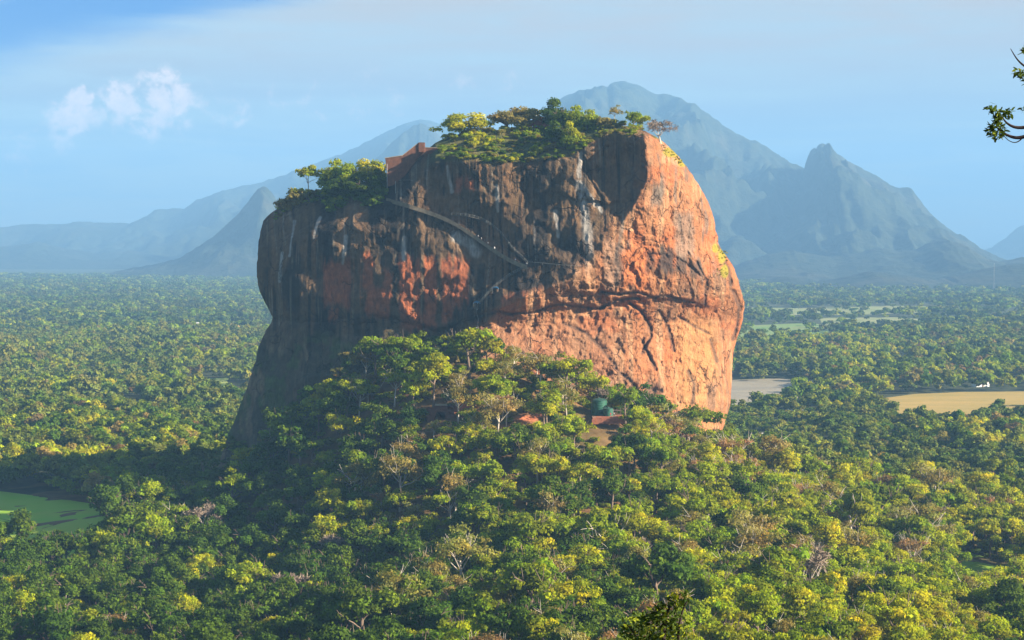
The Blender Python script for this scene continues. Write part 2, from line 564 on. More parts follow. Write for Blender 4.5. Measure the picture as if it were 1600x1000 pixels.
def terrain(x, y):
    x = np.asarray(x, float); y = np.asarray(y, float)
    x, y = np.broadcast_arrays(x, y)
    z = np.zeros(x.shape)
    msk = (np.abs(x) < 520) & (y > 250) & (y < 1200)
    xs, ys = x[msk], y[msk]
    zz = np.zeros(len(xs))
    for i in range(0, len(xs), 20000):
        r = np.hypot(xs[i:i + 20000, None] - _pts[None, :, 0], ys[i:i + 20000, None] - _pts[None, :, 1])
        zz[i:i + 20000] = _phi(r) @ _W
    f = sstep(1.0, 0.86, np.abs(xs) / (ys * 0.44 + 10)) * sstep(1130, 1060, ys) * sstep(300, 380, ys)
    z[msk] = np.clip(zz, 0, None) * f
    # the wooded rock outcrop the picture is taken from
    r = np.hypot(x, np.where(y > -30, y, y * 0.6))
    k = 148.3 - 0.30 * np.clip(y, 0, None) - 0.0062 * np.hypot(x * 0.85, y) ** 2
    k = np.where(y < 0, 148.3 - 0.0062 * np.hypot(x * 0.85, y * 0.8) ** 2, k)
    return np.maximum(z, np.clip(k, 0, None))


# level things out there: fields, meadows, a tank.  Upper rim read on the ground, lower rim over the crowns in front
def field_poly(top, bottom, canopy=11.0):
    p = [ground_at(a, b, 0.0) for a, b in top] + [ground_at(a, b, canopy) for a, b in bottom]
    return np.array(p)


FIELDS = {
    'tawny': field_poly([(1355, 630), (1385, 622), (1430, 616), (1500, 613), (1600, 612), (1750, 612)], [(1750, 640), (1600, 641), (1560, 636), (1500, 648), (1440, 641), (1390, 634)], 15.0),
    'lake': field_poly([(1040, 596), (1140, 594), (1200, 592), (1256, 592)], [(1246, 601), (1205, 606), (1180, 613), (1140, 623), (1040, 628)], 17.0),
    'paddy': field_poly([(1120, 511), (1210, 507), (1262, 505), (1290, 508)], [(1300, 517), (1262, 526), (1225, 531), (1120, 536)]),
    'paddy2': field_poly([(1150, 480), (1250, 482), (1330, 480), (1400, 478), (1470, 479)], [(1460, 482), (1400, 484), (1330, 486), (1150, 486)], 9),
    'paddy3': field_poly([(1280, 497), (1400, 496), (1440, 499)], [(1440, 505), (1350, 507), (1290, 505)], 9),
    'strip': field_poly([(1380, 559), (1480, 556)], [(1480, 561), (1390, 565)], 9),
    'meadow_left': field_poly([(-160, 752), (0, 772), (60, 782), (110, 792), (163, 806)], [(160, 823), (110, 815), (55, 808), (0, 803), (-160, 795)], 24.0),
    'meadow_right': field_poly([(1495, 872), (1540, 880), (1580, 890)], [(1580, 902), (1555, 906), (1500, 890)], 15.0),
    'earth_left': field_poly([(330, 607), (400, 603)], [(400, 612), (335, 617)], 9),
    'grass_left': field_poly([(285, 596), (355, 590)], [(355, 602), (290, 605)], 9),
    'grass_far': field_poly([(128, 577), (160, 577)], [(160, 583), (130, 583)], 9),
}


def in_poly(x, y, poly):
    c = np.zeros(np.shape(x), bool)
    n = len(poly)
    for i in range(n):
        x0, y0 = poly[i]; x1, y1 = poly[(i + 1) % n]
        if y0 == y1: continue
        hit = ((y0 > y) != (y1 > y)) & (x < (x1 - x0) * (y - y0) / (y1 - y0) + x0)
        c ^= hit
    return c


def axis(fine0, fine1, step, lo, hi, grow=1.13):
    a = list(np.arange(fine0, fine1 + step, step))
    s = step; v = a[-1]
    while v < hi:
        s *= grow; v += s; a.append(min(v, hi))
    s = step; v = a[0]; pre = []
    while v > lo:
        s *= grow; v -= s; pre.append(max(v, lo))
    return np.array(pre[::-1] + a)


GX = axis(-360, 360, 5.0, -13500, 13500)
GY = axis(380, 1060, 5.0, -1200, 19200)
gx, gy = np.meshgrid(GX, GY)
gz = terrain(gx, gy)
gz = gz + np.where((gz > 1.0) & (gy > 300), 1.2 * fbm(gx / 14, gy / 14, 3, 3), 0.0)
ny, nx = gx.shape


def grid_faces(ny, nx):
    i = np.arange(ny - 1)[:, None] * nx + np.arange(nx - 1)[None, :]
    return np.stack([i, i + 1, i + nx + 1, i + nx], -1).reshape(-1, 4)


gm = mesh_np('ground', np.stack([gx, gy, gz], -1).reshape(-1, 3), grid_faces(ny, nx))
gpx, gpy = proj(gx, np.maximum(gy, 5), gz)
n1 = fbm(gx / 60, gy / 90, 71, 4)
gc = np.empty(gx.shape + (3,))
gc[:] = (0.035, 0.045, 0.016)
gc = gc + np.clip(n1, 0, 1)[..., None] * np.array((0.05, 0.04, 0.015))
far = sstep(1800, 4500, gy)[..., None]
n2 = (0.5 + 0.5 * fbm(gx / 170, gy / 300, 75, 4))[..., None]
gc = gc * (1 - far) + far * (np.array((0.030, 0.050, 0.016)) * (1 - n2) + np.array((0.105, 0.110, 0.045)) * n2)
hillm = ((gz > 2) & (gy > 350))[..., None]
dry = (0.5 + 0.5 * fbm(gx / 25, gy / 25, 81, 3))[..., None]
gc = np.where(hillm, np.array((0.065, 0.075, 0.016)) * (1 - dry) + np.array((0.22, 0.105, 0.050)) * dry, gc)
red = np.zeros(gx.shape)
for bx, by, sx, sy in [(822, 655, 20, 3.5), (812, 668, 16, 4), (850, 648, 26, 4), (760, 672, 30, 4), (955, 655, 26, 5), (740, 640, 50, 8), (900, 622, 30, 6), (1080, 690, 50, 18)]:
    red = np.maximum(red, np.exp(-((gpx - bx) / sx) ** 2 - ((gpy - by) / sy) ** 2))
red = sstep(0.25, 0.6, red + 0.2 * fbm(gx / 5, gy / 5, 91, 3))[..., None] * hillm
gc = gc * (1 - red) + red * np.array((0.46, 0.15, 0.075))
near = (gy < 200)[..., None] & (gz > 3)[..., None]
gc = np.where(near, np.array((0.16, 0.13, 0.10)), gc)
vcol(gm, gc.reshape(-1, 3))
m, t, b, o = new_mat('ground_soil')
at = t.add('ShaderNodeAttribute', attribute_name='tone')
tcn = t.add('ShaderNodeTexCoord')
f = t.maprange(t.noise(tcn.outputs['Object'], 0.12, 8, 0.65), 0.25, 0.75, 0.45, 1.5)
nd = t.add('ShaderNodeVectorMath', operation='SCALE')
t.link(at.outputs['Color'], nd.inputs[0]); t.link(f, nd.inputs['Scale'])
t.link(nd.outputs[0], b.inputs['Base Color'])
b.inputs['Roughness'].default_value = 0.95
tag(link('ground', gm, m), kind='structure')


def field_sheet(name, key, c1, c2, lift, scale=(0.01, 0.03, 0.02), rough=0.9, spec=0.1):
    poly = FIELDS[key]
    bm = bmesh.new()
    # wavy outline
    vs = []
    n = len(poly)
    for i in range(n):
        x0, y0 = poly[i]; x1, y1 = poly[(i + 1) % n]
        k = max(2, int(math.hypot(x1 - x0, y1 - y0) / 25))
        for j in range(k):
            s = j / k
            ln = math.hypot(x1 - x0, y1 - y0)
            wv = 4.0 * float(fbm(np.array(x0 + i * 7.1 + s * ln / 20), np.array(y0 * .01), 5, 2)) * (1 if 0 < j else 0)
            vs.append(bm.verts.new((x0 + (x1 - x0) * s - (y1 - y0) / ln * wv, y0 + (y1 - y0) * s + (x1 - x0) / ln * wv, 0)))
    fc = bm.faces.new(vs)
    bmesh.ops.triangulate(bm, faces=[fc])
    bmesh.ops.subdivide_edges(bm, edges=list(bm.edges), cuts=5, use_grid_fill=True)
    xy = np.array([v.co[:2] for v in bm.verts])
    zz = terrain(xy[:, 0], xy[:, 1])
    for v, z in zip(bm.verts, zz):
        v.co.z = z + lift
    me = bm_mesh(name, bm, True)
    m, t, b, o = new_mat(name + '_' + key)
    tcn = t.add('ShaderNodeTexCoord')
    n1 = t.noise(t.mapping(tcn.outputs['Object'], scale=scale), 1.0, 7, 0.65, 0.5)
    n2 = t.noise(tcn.outputs['Object'], 0.15, 5, 0.7)
    fac = t.math('ADD', t.maprange(n1, 0.3, 0.7), t.math('MULTIPLY_ADD', n2, 0.8, -0.4), clamp=True)
    t.link(t.mix(fac, c1, c2), b.inputs['Base Color'])
    b.inputs['Roughness'].default_value = rough
    b.inputs['Specular IOR Level'].default_value = spec
    return tag(link(name, me, m), kind='structure')


field_sheet('field', 'tawny', (0.44, 0.29, 0.09), (0.27, 0.22, 0.06), 0.35)
field_sheet('water', 'lake', (0.22, 0.19, 0.13), (0.36, 0.30, 0.20), 0.30, rough=0.55, spec=0.25)
field_sheet('field', 'paddy', (0.12, 0.24, 0.05), (0.26, 0.27, 0.10), 0.35)
field_sheet('field', 'paddy2', (0.14, 0.22, 0.06), (0.36, 0.32, 0.16), 0.35)
field_sheet('field', 'paddy3', (0.14, 0.22, 0.06), (0.36, 0.32, 0.16), 0.35)
field_sheet('field', 'strip', (0.14, 0.22, 0.06), (0.32, 0.28, 0.12), 0.35)
field_sheet('meadow', 'meadow_left', (0.20, 0.42, 0.025), (0.34, 0.40, 0.05), 0.35)
field_sheet('meadow', 'meadow_right', (0.14, 0.28, 0.02), (0.22, 0.24, 0.04), 0.35)
field_sheet('field', 'earth_left', (0.46, 0.25, 0.15), (0.36, 0.22, 0.12), 0.35)
field_sheet('meadow', 'grass_left', (0.26, 0.36, 0.08), (0.36, 0.36, 0.12), 0.35)
field_sheet('meadow', 'grass_far', (0.36, 0.36, 0.08), (0.36, 0.36, 0.12), 0.35)

# ================================================================== MOUNTAINS
m, t, b, o = new_mat('mountain_forest')
geo = t.add('ShaderNodeNewGeometry')
n1 = t.noise(geo.outputs['Position'], 0.018, 8, 0.7)
n2 = t.noise(geo.outputs['Position'], 0.0022, 5, 0.6)
c = t.mix(t.maprange(n1, 0.35, 0.65), (0.008, 0.017, 0.010), (0.040, 0.050, 0.022))
c = t.mix(t.maprange(n2, 0.52, 0.68, 0, 0.5), c, (0.085, 0.075, 0.045))
at = t.add('ShaderNodeAttribute', attribute_name='tone')
c = t.mix(at.outputs['Fac'], c, (0.36, 0.31, 0.26))
t.link(c, b.inputs['Base Color'])
bp = t.add('ShaderNodeBump')
bp.inputs['Strength'].default_value = 1.0
bp.inputs['Distance'].default_value = 22.0
t.link(n1, bp.inputs['Height'])
t.link(bp.outputs[0], b.inputs['Normal'])
M['mountain'] = m


def mountain(name, sky_pts, D, front, back, seed, rough=1.0, bare=None, nu=260, nv=90):
    a = np.array(sky_pts, float)
    px = np.linspace(a[0, 0], a[-1, 0], nu)
    py = np.interp(px, a[:, 0], a[:, 1]) + 1.3 * fbm(px / 7.0, px * 0 + seed, seed, 3)
    top = P(px, py, D)
    v = np.linspace(0, 1, nv)
    vf = v < 0.72
    yy = np.where(vf, D - front + front * (v / 0.72), D + back * ((v - 0.72) / 0.28))
    prof = np.where(vf, (v / 0.72) ** 1.35, np.cos((v - 0.72) / 0.28 * math.pi / 2))
    X = top[None, :, 0] * (yy[:, None] / D) ** 0.6
    Yg = np.broadcast_to(yy[:, None], X.shape)
    H = np.clip(top[None, :, 2], 2, None)
    Z = H * prof[:, None]
    env = np.sin(np.clip(v / 0.72, 0, 1) * math.pi)[:, None] ** 0.8 * vf[:, None]
    rid = 1 - np.abs(fbm(X / (700 * rough), Yg / (1400 * rough), seed, 5, 0.55)) * 2.4
    Z = Z + env * H * 0.30 * rid + env * 0.06 * H * fbm(X / 130, Yg / 160, seed + 9, 4)
    Z = Z + 5 * fbm(X / 45, Yg / 45, seed + 5, 3) * np.clip(prof, 0.1, 1)[:, None]
    Z = np.where(v[:, None] <= 0, -1.0, Z)
    Z[-1] = -1.0
    Z = np.maximum(Z, -1.0)
    me = mesh_np(name, np.stack([X, Yg, Z], -1).reshape(-1, 3), grid_faces(nv, nu))
    tone = np.zeros((nv, nu))
    if bare:
        pxx, pyy = proj(X, Yg, Z)
        for bx, by, sx, sy in bare:
            tone = np.maximum(tone, np.exp(-((pxx - bx) / sx) ** 2 - ((pyy - by) / sy) ** 2))
        tone = sstep(0.3, 0.8, tone + 0.3 * fbm(pxx / 6, pyy / 9, 4, 3))
    vcol(me, np.repeat(tone.reshape(-1, 1), 3, 1))
    return tag(link(name, me, M['mountain']), kind='structure')


mountain('mountain', [(640, 440), (720, 340), (800, 235), (850, 178), (880, 152), (905, 141), (950, 137), (953, 131), (962, 128), (975, 127), (985, 130), (1000, 134), (1022, 147), (1050, 151), (1068, 160), (1080, 165), (1100, 180), (1140, 207), (1170, 222), (1182, 224), (1200, 237), (1230, 256), (1262, 270), (1300, 300), (1360, 345), (1450, 400), (1560, 425)], 10800, 3200, 2000, 101)
mountain('mountain', [(1090, 430), (1150, 385), (1200, 340), (1240, 296), (1256, 276), (1262, 268), (1264, 246), (1268, 234), (1273, 230), (1277, 234), (1280, 224), (1285, 223), (1292, 226), (1300, 235), (1310, 241), (1330, 254), (1345, 262), (1370, 274), (1390, 288), (1405, 293), (1420, 294), (1430, 305), (1440, 320), (1460, 341), (1490, 364), (1510, 382), (1540, 398), (1580, 410), (1640, 425)], 9700, 2500, 1700, 121, nu=340)
mountain('hills', [(1060, 452), (1120, 430), (1165, 410), (1200, 398), (1240, 392), (1270, 398), (1300, 402), (1340, 396), (1375, 386), (1400, 392), (1430, 392), (1455, 378), (1475, 373), (1500, 380), (1530, 400), (1560, 410), (1600, 402), (1650, 398), (1720, 420), (1800, 440)], 7400, 1200, 900, 141)
mountain('hills', [(1080, 468), (1140, 452), (1190, 440), (1230, 432), (1270, 442), (1310, 436), (1360, 425), (1410, 430), (1460, 438), (1520, 425), (1570, 415), (1620, 412), (1700, 430), (1800, 455)], 6100, 800, 600, 151)
mountain('hills', [(1500, 400), (1550, 388), (1575, 370), (1590, 355), (1605, 350), (1640, 338), (1680, 350), (1760, 400)], 16000, 1800, 1100, 161)
mountain('hills', [(-260, 372), (-100, 350), (0, 355), (50, 350), (90, 350), (130, 346), (170, 349), (205, 350), (225, 340), (245, 328), (270, 326), (290, 326), (310, 312), (330, 305), (350, 299), (380, 291), (410, 285), (450, 272), (500, 252), (540, 238), (575, 220), (600, 209), (625, 197), (640, 191), (655, 187), (672, 188), (690, 194), (730, 215), (800, 262), (900, 340), (1000, 410)], 14500, 2600, 1800, 171, nu=340)
mountain('hills', [(480, 330), (540, 282), (580, 252), (600, 238), (612, 224), (626, 212), (638, 204), (648, 196), (656, 193), (664, 195), (672, 200), (680, 206), (688, 214), (710, 240), (760, 300), (830, 380)], 11200, 1300, 1000, 181)
mountain('hills', [(180, 424), (240, 414), (280, 404), (310, 386), (340, 364), (360, 346), (378, 328), (390, 315), (398, 303), (404, 296), (411, 292), (418, 294), (424, 300), (432, 312), (450, 335), (480, 368), (520, 398), (580, 420)], 8300, 900, 700, 191)
mountain('hills', [(-220, 402), (-60, 392), (20, 384), (60, 378), (100, 388), (150, 396), (200, 392), (240, 398), (300, 404), (360, 410), (430, 418), (520, 425)], 12000, 1300, 1000, 201)

# ================================================================== THE ROCK mesh
NU, NV = 620, 470
tt = np.linspace(0, 1, NU)
uu = 0.65 * tt + 0.35 * (0.5 - 0.5 * np.cos(math.pi * tt))
vv = np.linspace(0, 1, NV)
U, Vv = np.meshgrid(uu, vv)
topy = np.full(NU, 300.0)
for _ in range(40):
    pxt = _L(topy) + uu * (_R(topy) - _L(topy))
    topy = 0.5 * topy + 0.5 * SKY_T(pxt)
BASE = 850.0
py = BASE + (topy[None, :] - BASE) * (1 - (1 - Vv) ** 1.12)
jit = 1.6 * fbm(py / 14.0, py * 0 + 3, 7, 3)
jit2 = 1.8 * fbm(py / 12.0, py * 0 + 8, 9, 3)
px = (_L(py) + jit) + U * ((_R(py) + jit2) - (_L(py) + jit))
Yf = rock_depth(px, py)
front_v = P(px, py, Yf)
# rear: the same outline carried round the back
edge_y = Yf[:, :1] * (1 - U) + Yf[:, -1:] * U
kv = np.sqrt(np.clip(1 - Vv ** 3, 0, 1))
bul = np.clip(1 - (2 * U - 1) ** 4, 0, 1) ** 0.5
Yb = edge_y + bul * 45 * kv + (Yf[-1:, :] - edge_y[-1:, :]) * (1 - kv) + 3 * fbm(px / 60, py / 60, 77, 3) * bul * kv
back_v = P(px, py, Yb)
nF = NU * NV
verts = np.concatenate([front_v.reshape(-1, 3), back_v.reshape(-1, 3)])
ff = grid_faces(NV, NU)
bf = ff[:, ::-1] + nF
remap = np.arange(2 * nF)
idx = np.arange(nF).reshape(NV, NU)
for sl in (np.s_[:, 0], np.s_[:, -1], np.s_[-1, :]):
    remap[idx[sl] + nF] = idx[sl]
bf = remap[bf]
rock_me = mesh_np('rock', verts, np.concatenate([ff, bf]))


def rock_colour(px, py):
    u = rock_u(px, py)
    L, Rr, C = _L(py), _R(py), _C(py)
    rim = RIM_T(px)
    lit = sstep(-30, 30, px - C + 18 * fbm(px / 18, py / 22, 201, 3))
    u0 = u
    u = np.where(px < C, px / 765.0, u + (C / 765.0 - (C - L) / (Rr - L))) + 0.004 * fbm(px / 40, py / 50, 203, 2)
    s1 = 0.5 + 0.5 * fbm(u * 95, py / 210, 211, 4, 0.6)          # long streaks
    s2 = 0.5 + 0.5 * fbm(u * 210, py / 120, 221, 3, 0.6)         # fine streaks
    s3 = 0.5 + 0.5 * fbm(u * 30, py / 150, 231, 3)
    bl = 0.5 + 0.5 * fbm(px / 40, py / 40, 241, 4)
    fine = 0.5 + 0.5 * fbm(px / 5, py / 7, 251, 3)

    def lerp(a, b, k):
        return a * (1 - k[..., None]) + np.asarray(b) * k[..., None]
    one = np.ones(px.shape + (3,))
    # stained face
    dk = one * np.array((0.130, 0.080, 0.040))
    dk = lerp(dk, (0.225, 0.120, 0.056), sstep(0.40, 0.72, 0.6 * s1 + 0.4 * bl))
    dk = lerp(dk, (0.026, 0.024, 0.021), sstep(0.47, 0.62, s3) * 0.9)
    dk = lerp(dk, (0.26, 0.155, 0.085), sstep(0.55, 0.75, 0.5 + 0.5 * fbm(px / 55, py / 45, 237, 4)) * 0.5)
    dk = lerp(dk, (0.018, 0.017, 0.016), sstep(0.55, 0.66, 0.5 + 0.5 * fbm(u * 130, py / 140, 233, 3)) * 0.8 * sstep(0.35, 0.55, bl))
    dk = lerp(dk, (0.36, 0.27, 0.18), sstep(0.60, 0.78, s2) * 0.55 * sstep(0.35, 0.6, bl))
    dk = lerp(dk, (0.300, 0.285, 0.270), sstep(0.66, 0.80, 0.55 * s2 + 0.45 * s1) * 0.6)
    # washed orange niches, the black seeping bands between them
    org = np.zeros(px.shape)
    for x0, x1, y0, y1 in [(506, 546, 414, 474), (567, 582, 400, 452), (572, 610, 448, 490), (600, 612, 425, 452), (624, 646, 400, 515), (650, 656, 405, 512), (664, 682, 405, 515), (690, 706, 405, 500), (708, 720, 405, 478), (722, 732, 408, 470),
                           (805, 824, 460, 488), (784, 806, 464, 486), (788, 822, 496, 505), (806, 826, 508, 555), (828, 842, 510, 550), (514, 530, 484, 498), (712, 722, 278, 296), (727, 741, 278, 290), (640, 660, 490, 512)]:
        wx = 3.0 * fbm(py / 16, px * 0 + x0, 261, 3); wy = 9.0 * fbm(px / 6, py * 0 + y0, 271, 3)
        k = sstep(x0 - 3, x0 + 2, px + wx) * sstep(x1 + 3, x1 - 2, px + wx) * sstep(y0 - 9, y0 + 5, py + wy) * sstep(y1 + 10, y1 - 4, py + wy)
        org = np.maximum(org, k * (0.55 + 0.6 * fine))
    band = sstep(485, 470, py) * sstep(395, 415, py) * sstep(480, 510, px) * sstep(760, 720, px)
    org = np.maximum(org, band * sstep(0.52, 0.68, s1) * 0.7)
    dk = lerp(dk, (0.42, 0.125, 0.048), np.clip(org, 0, 1))
    low_l = sstep(495, 560, py + 40 * fbm(px / 26, py / 40, 281, 4)) * sstep(790, 740, px)
    dk = lerp(dk, (0.085, 0.078, 0.046), low_l * 0.75)
    fl_ = sstep(505, 545, py) * sstep(790, 740, px)
    dk = lerp(dk, (0.085, 0.120, 0.030), fl_ * sstep(0.50, 0.68, 0.5 + 0.5 * fbm(px / 20, py / 26, 283, 4)) * 0.8)
    dk = lerp(dk, (0.27, 0.18, 0.10), fl_ * sstep(0.56, 0.72, 0.5 + 0.5 * fbm(px / 14, py / 60, 285, 4)) * 0.7)
    pale = np.zeros(px.shape)
    for pts, wd in [([(905, 288), (914, 330), (920, 380), (923, 445)], 8), ([(910, 288), (930, 318), (940, 330)], 4), ([(632, 372), (632, 405)], 4), ([(540, 370), (536, 410)], 4), ([(440, 395), (436, 440)], 2.5), ([(712, 370), (735, 380), (745, 395)], 9), ([(908, 240), (906, 275)], 4), ([(500, 340), (490, 372)], 2.5), ([(700, 260), (705, 300)], 3), ([(775, 290), (778, 330)], 3), ([(868, 330), (872, 370)], 3), ([(460, 345), (452, 400)], 2)]:
        d = seg_dist(px + 3 * fbm(px / 9, py / 30, 291, 3), py, pts)
        pale = np.maximum(pale, sstep(wd * 1.3, wd * 0.4, d) * (0.45 + 0.6 * s2))
    dk = lerp(dk, (0.46, 0.43, 0.39), np.clip(pale, 0, 1) * 0.95)
    # bare sunlit side
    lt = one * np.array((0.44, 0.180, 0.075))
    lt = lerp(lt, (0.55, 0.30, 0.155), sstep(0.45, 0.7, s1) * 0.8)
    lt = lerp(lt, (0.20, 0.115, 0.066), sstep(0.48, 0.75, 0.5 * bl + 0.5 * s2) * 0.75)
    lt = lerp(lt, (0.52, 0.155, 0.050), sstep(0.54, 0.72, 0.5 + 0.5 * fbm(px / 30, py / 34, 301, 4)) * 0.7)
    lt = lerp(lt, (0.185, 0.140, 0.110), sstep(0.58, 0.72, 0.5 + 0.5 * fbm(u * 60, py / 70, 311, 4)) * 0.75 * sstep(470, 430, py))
    lowr = sstep(480, 520, py)
    lt = lerp(lt, (0.56, 0.27, 0.10), lowr * sstep(1040, 1075, px) * sstep(1130, 1110, px) * 0.7)
    lt = lerp(lt, (0.27, 0.135, 0.075), lowr * sstep(1010, 930, px) * 0.55)
    for x0, x1, y0, y1, col, a in [(968, 1012, 392, 448, (0.56, 0.17, 0.05), .8), (1030, 1052, 386, 424, (0.05, 0.042, 0.036), .9), (1056, 1074, 398, 426, (0.07, 0.055, 0.045), .85), (1078, 1094, 408, 432, (0.08, 0.06, 0.05), .8), (1008, 1022, 395, 425, (0.09, 0.06, 0.045), .7), (960, 972, 385, 450, (0.13, 0.10, 0.08), .7), (944, 958, 372, 445, (0.42, 0.24, 0.15), .9), (1018, 1034, 284, 315, (0.17, 0.135, 0.105), .8), (1055, 1085, 330, 395, (0.27, 0.19, 0.14), .7), (1060, 1090, 440, 462, (0.22, 0.13, 0.08), .6), (850, 905, 450, 480, (0.42, 0.21, 0.11), .7), (1105, 1118, 595, 635, (0.2, 0.12, 0.08), .7), (1008, 1035, 600, 622, (0.10, 0.07, 0.055), .6)]:
        wx = 4.0 * fbm(py / 12, px * 0 + x0, 321, 3); wy = 10.0 * fbm(px / 5, py * 0 + y0, 331, 3)
        k = sstep(x0 - 4, x0 + 3, px + wx) * sstep(x1 + 4, x1 - 3, px + wx) * sstep(y0 - 9, y0 + 6, py + wy) * sstep(y1 + 10, y1 - 4, py + wy)
        lt = lerp(lt, col, k * a)
        if col[0] < 0.15 or (x0 < 960): dk = lerp(dk, col, k * a)
    crk = np.zeros(px.shape)
    for pts, wd, dp in CRACKS:
        crk = np.maximum(crk, np.exp(-(seg_dist(px, py, pts) / (wd * 0.8)) ** 2))
    lt = lerp(lt, (0.075, 0.05, 0.038), crk * 0.8)
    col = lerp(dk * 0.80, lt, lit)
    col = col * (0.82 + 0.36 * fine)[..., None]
    # grassed summit slope and tufts on ledges
    gr = sstep(6, -6, py - rim + 5 * fbm(px / 14, py / 9, 341, 3)) * sstep(655, 690, px) * sstep(1010, 985, px)
    for bx, by, sx, sy in [(1050, 238, 16, 9), (1030, 212, 12, 6), (1066, 254, 8, 8), (1128, 400, 7, 14), (1132, 424, 7, 12), (1118, 388, 6, 8)]:
        gr = np.maximum(gr, sstep(0.35, 0.6, np.exp(-((px - bx) / sx) ** 2 - ((py - by) / sy) ** 2) + 0.15 * (fine - .5)))
    g1 = lerp(one * np.array((0.075, 0.090, 0.022)), (0.22, 0.17, 0.05), sstep(0.4, 0.75, bl))
    g1 = lerp(g1, (0.34, 0.27, 0.03), sstep(1015, 1035, px))
    col = lerp(col, 0, gr) + g1 * gr[..., None]
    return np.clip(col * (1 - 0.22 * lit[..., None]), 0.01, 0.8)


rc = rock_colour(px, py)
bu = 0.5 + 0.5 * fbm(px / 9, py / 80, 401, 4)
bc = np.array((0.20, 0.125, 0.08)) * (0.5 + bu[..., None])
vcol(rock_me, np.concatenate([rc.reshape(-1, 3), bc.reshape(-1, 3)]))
m, t, b, o = new_mat('rock_face')
at = t.add('ShaderNodeAttribute', attribute_name='tone')
tcn = t.add('ShaderNodeTexCoord')
n1 = t.noise(t.mapping(tcn.outputs['Object'], scale=(1, 1, 0.22)), 0.9, 7, 0.7)
n2 = t.noise(tcn.outputs['Object'], 0.25, 8, 0.65)
f = t.math('MULTIPLY', t.maprange(n1, 0.25, 0.75, 0.62, 1.38), t.maprange(n2, 0.25, 0.75, 0.8, 1.2))
nd = t.add('ShaderNodeVectorMath', operation='SCALE')
vo = t.add('ShaderNodeTexVoronoi', feature='DISTANCE_TO_EDGE')
vo.inputs['Scale'].default_value = 0.11
wv = t.add('ShaderNodeTexNoise')
wv.inputs['Scale'].default_value = 0.12; wv.inputs['Detail'].default_value = 6
t.link(tcn.outputs['Object'], wv.inputs['Vector'])
va = t.add('ShaderNodeVectorMath', operation='MULTIPLY_ADD')
t.link(wv.outputs['Color'], va.inputs[0]); va.inputs[1].default_value = (11, 11, 11); t.link(t.mapping(tcn.outputs['Object'], scale=(1, 1, 0.6)), va.inputs[2])
t.link(va.outputs[0], vo.inputs['Vector'])
n3 = t.noise(tcn.outputs['Object'], 0.06, 3, 0.5)
crk_ = t.math('MULTIPLY', t.maprange(vo.outputs['Distance'], 0.0, 0.05, 1.0, 0.0, True), t.maprange(n3, 0.48, 0.60, 0, 1, True))
n4 = t.noise(tcn.outputs['Object'], 2.6, 6, 0.7)
f = t.math('MULTIPLY', f, t.math('SUBTRACT', 1.0, t.math('MULTIPLY', crk_, 0.5)))
t.link(at.outputs['Color'], nd.inputs[0]); t.link(f, nd.inputs['Scale'])
t.link(nd.outputs[0], b.inputs['Base Color'])
bp = t.add('ShaderNodeBump')
bp.inputs['Strength'].default_value = 1.0
bp.inputs['Distance'].default_value = 1.1
hh = t.math('ADD', t.math('MULTIPLY', n1, 0.9), t.math('ADD', t.math('MULTIPLY', n2, 1.6), t.math('MULTIPLY', n4, 0.35)))
t.link(t.math('SUBTRACT', hh, crk_), bp.inputs['Height'])
t.link(bp.outputs[0], b.inputs['Normal'])
b.inputs['Roughness'].default_value = 0.9
rock = link('rock', rock_me, m)
tag(rock, 'huge sheer-sided reddish brown rock with black stains rising out of the forest', 'rock')


# ================================================================== TREES
rng = np.random.default_rng(11)


def leaf_quads(centers, normals, size, rng, aspect=1.35):
    """bent leaf sprays: two-triangle blades that look outward"""
    n = len(centers)
    r = rng.normal(size=(n, 3))
    t1 = np.cross(normals, r)
    t1 /= np.linalg.norm(t1, axis=1, keepdims=True) + 1e-9
    t2 = np.cross(normals, t1)
    s = (size * rng.uniform(0.6, 1.35, n))[:, None]
    a = t1 * s * aspect * 0.5
    b = t2 * s * 0.5
    droop = normals * s * rng.uniform(-0.1, 0.35, n)[:, None]
    v = np.stack([centers - a - b * 0.5, centers - a * 0.1 - b - droop, centers + a - b * 0.2 - droop * 0.5, centers + a * 0.2 + b], 1)
    return v.reshape(-1, 3), np.arange(n * 4).reshape(n, 4)


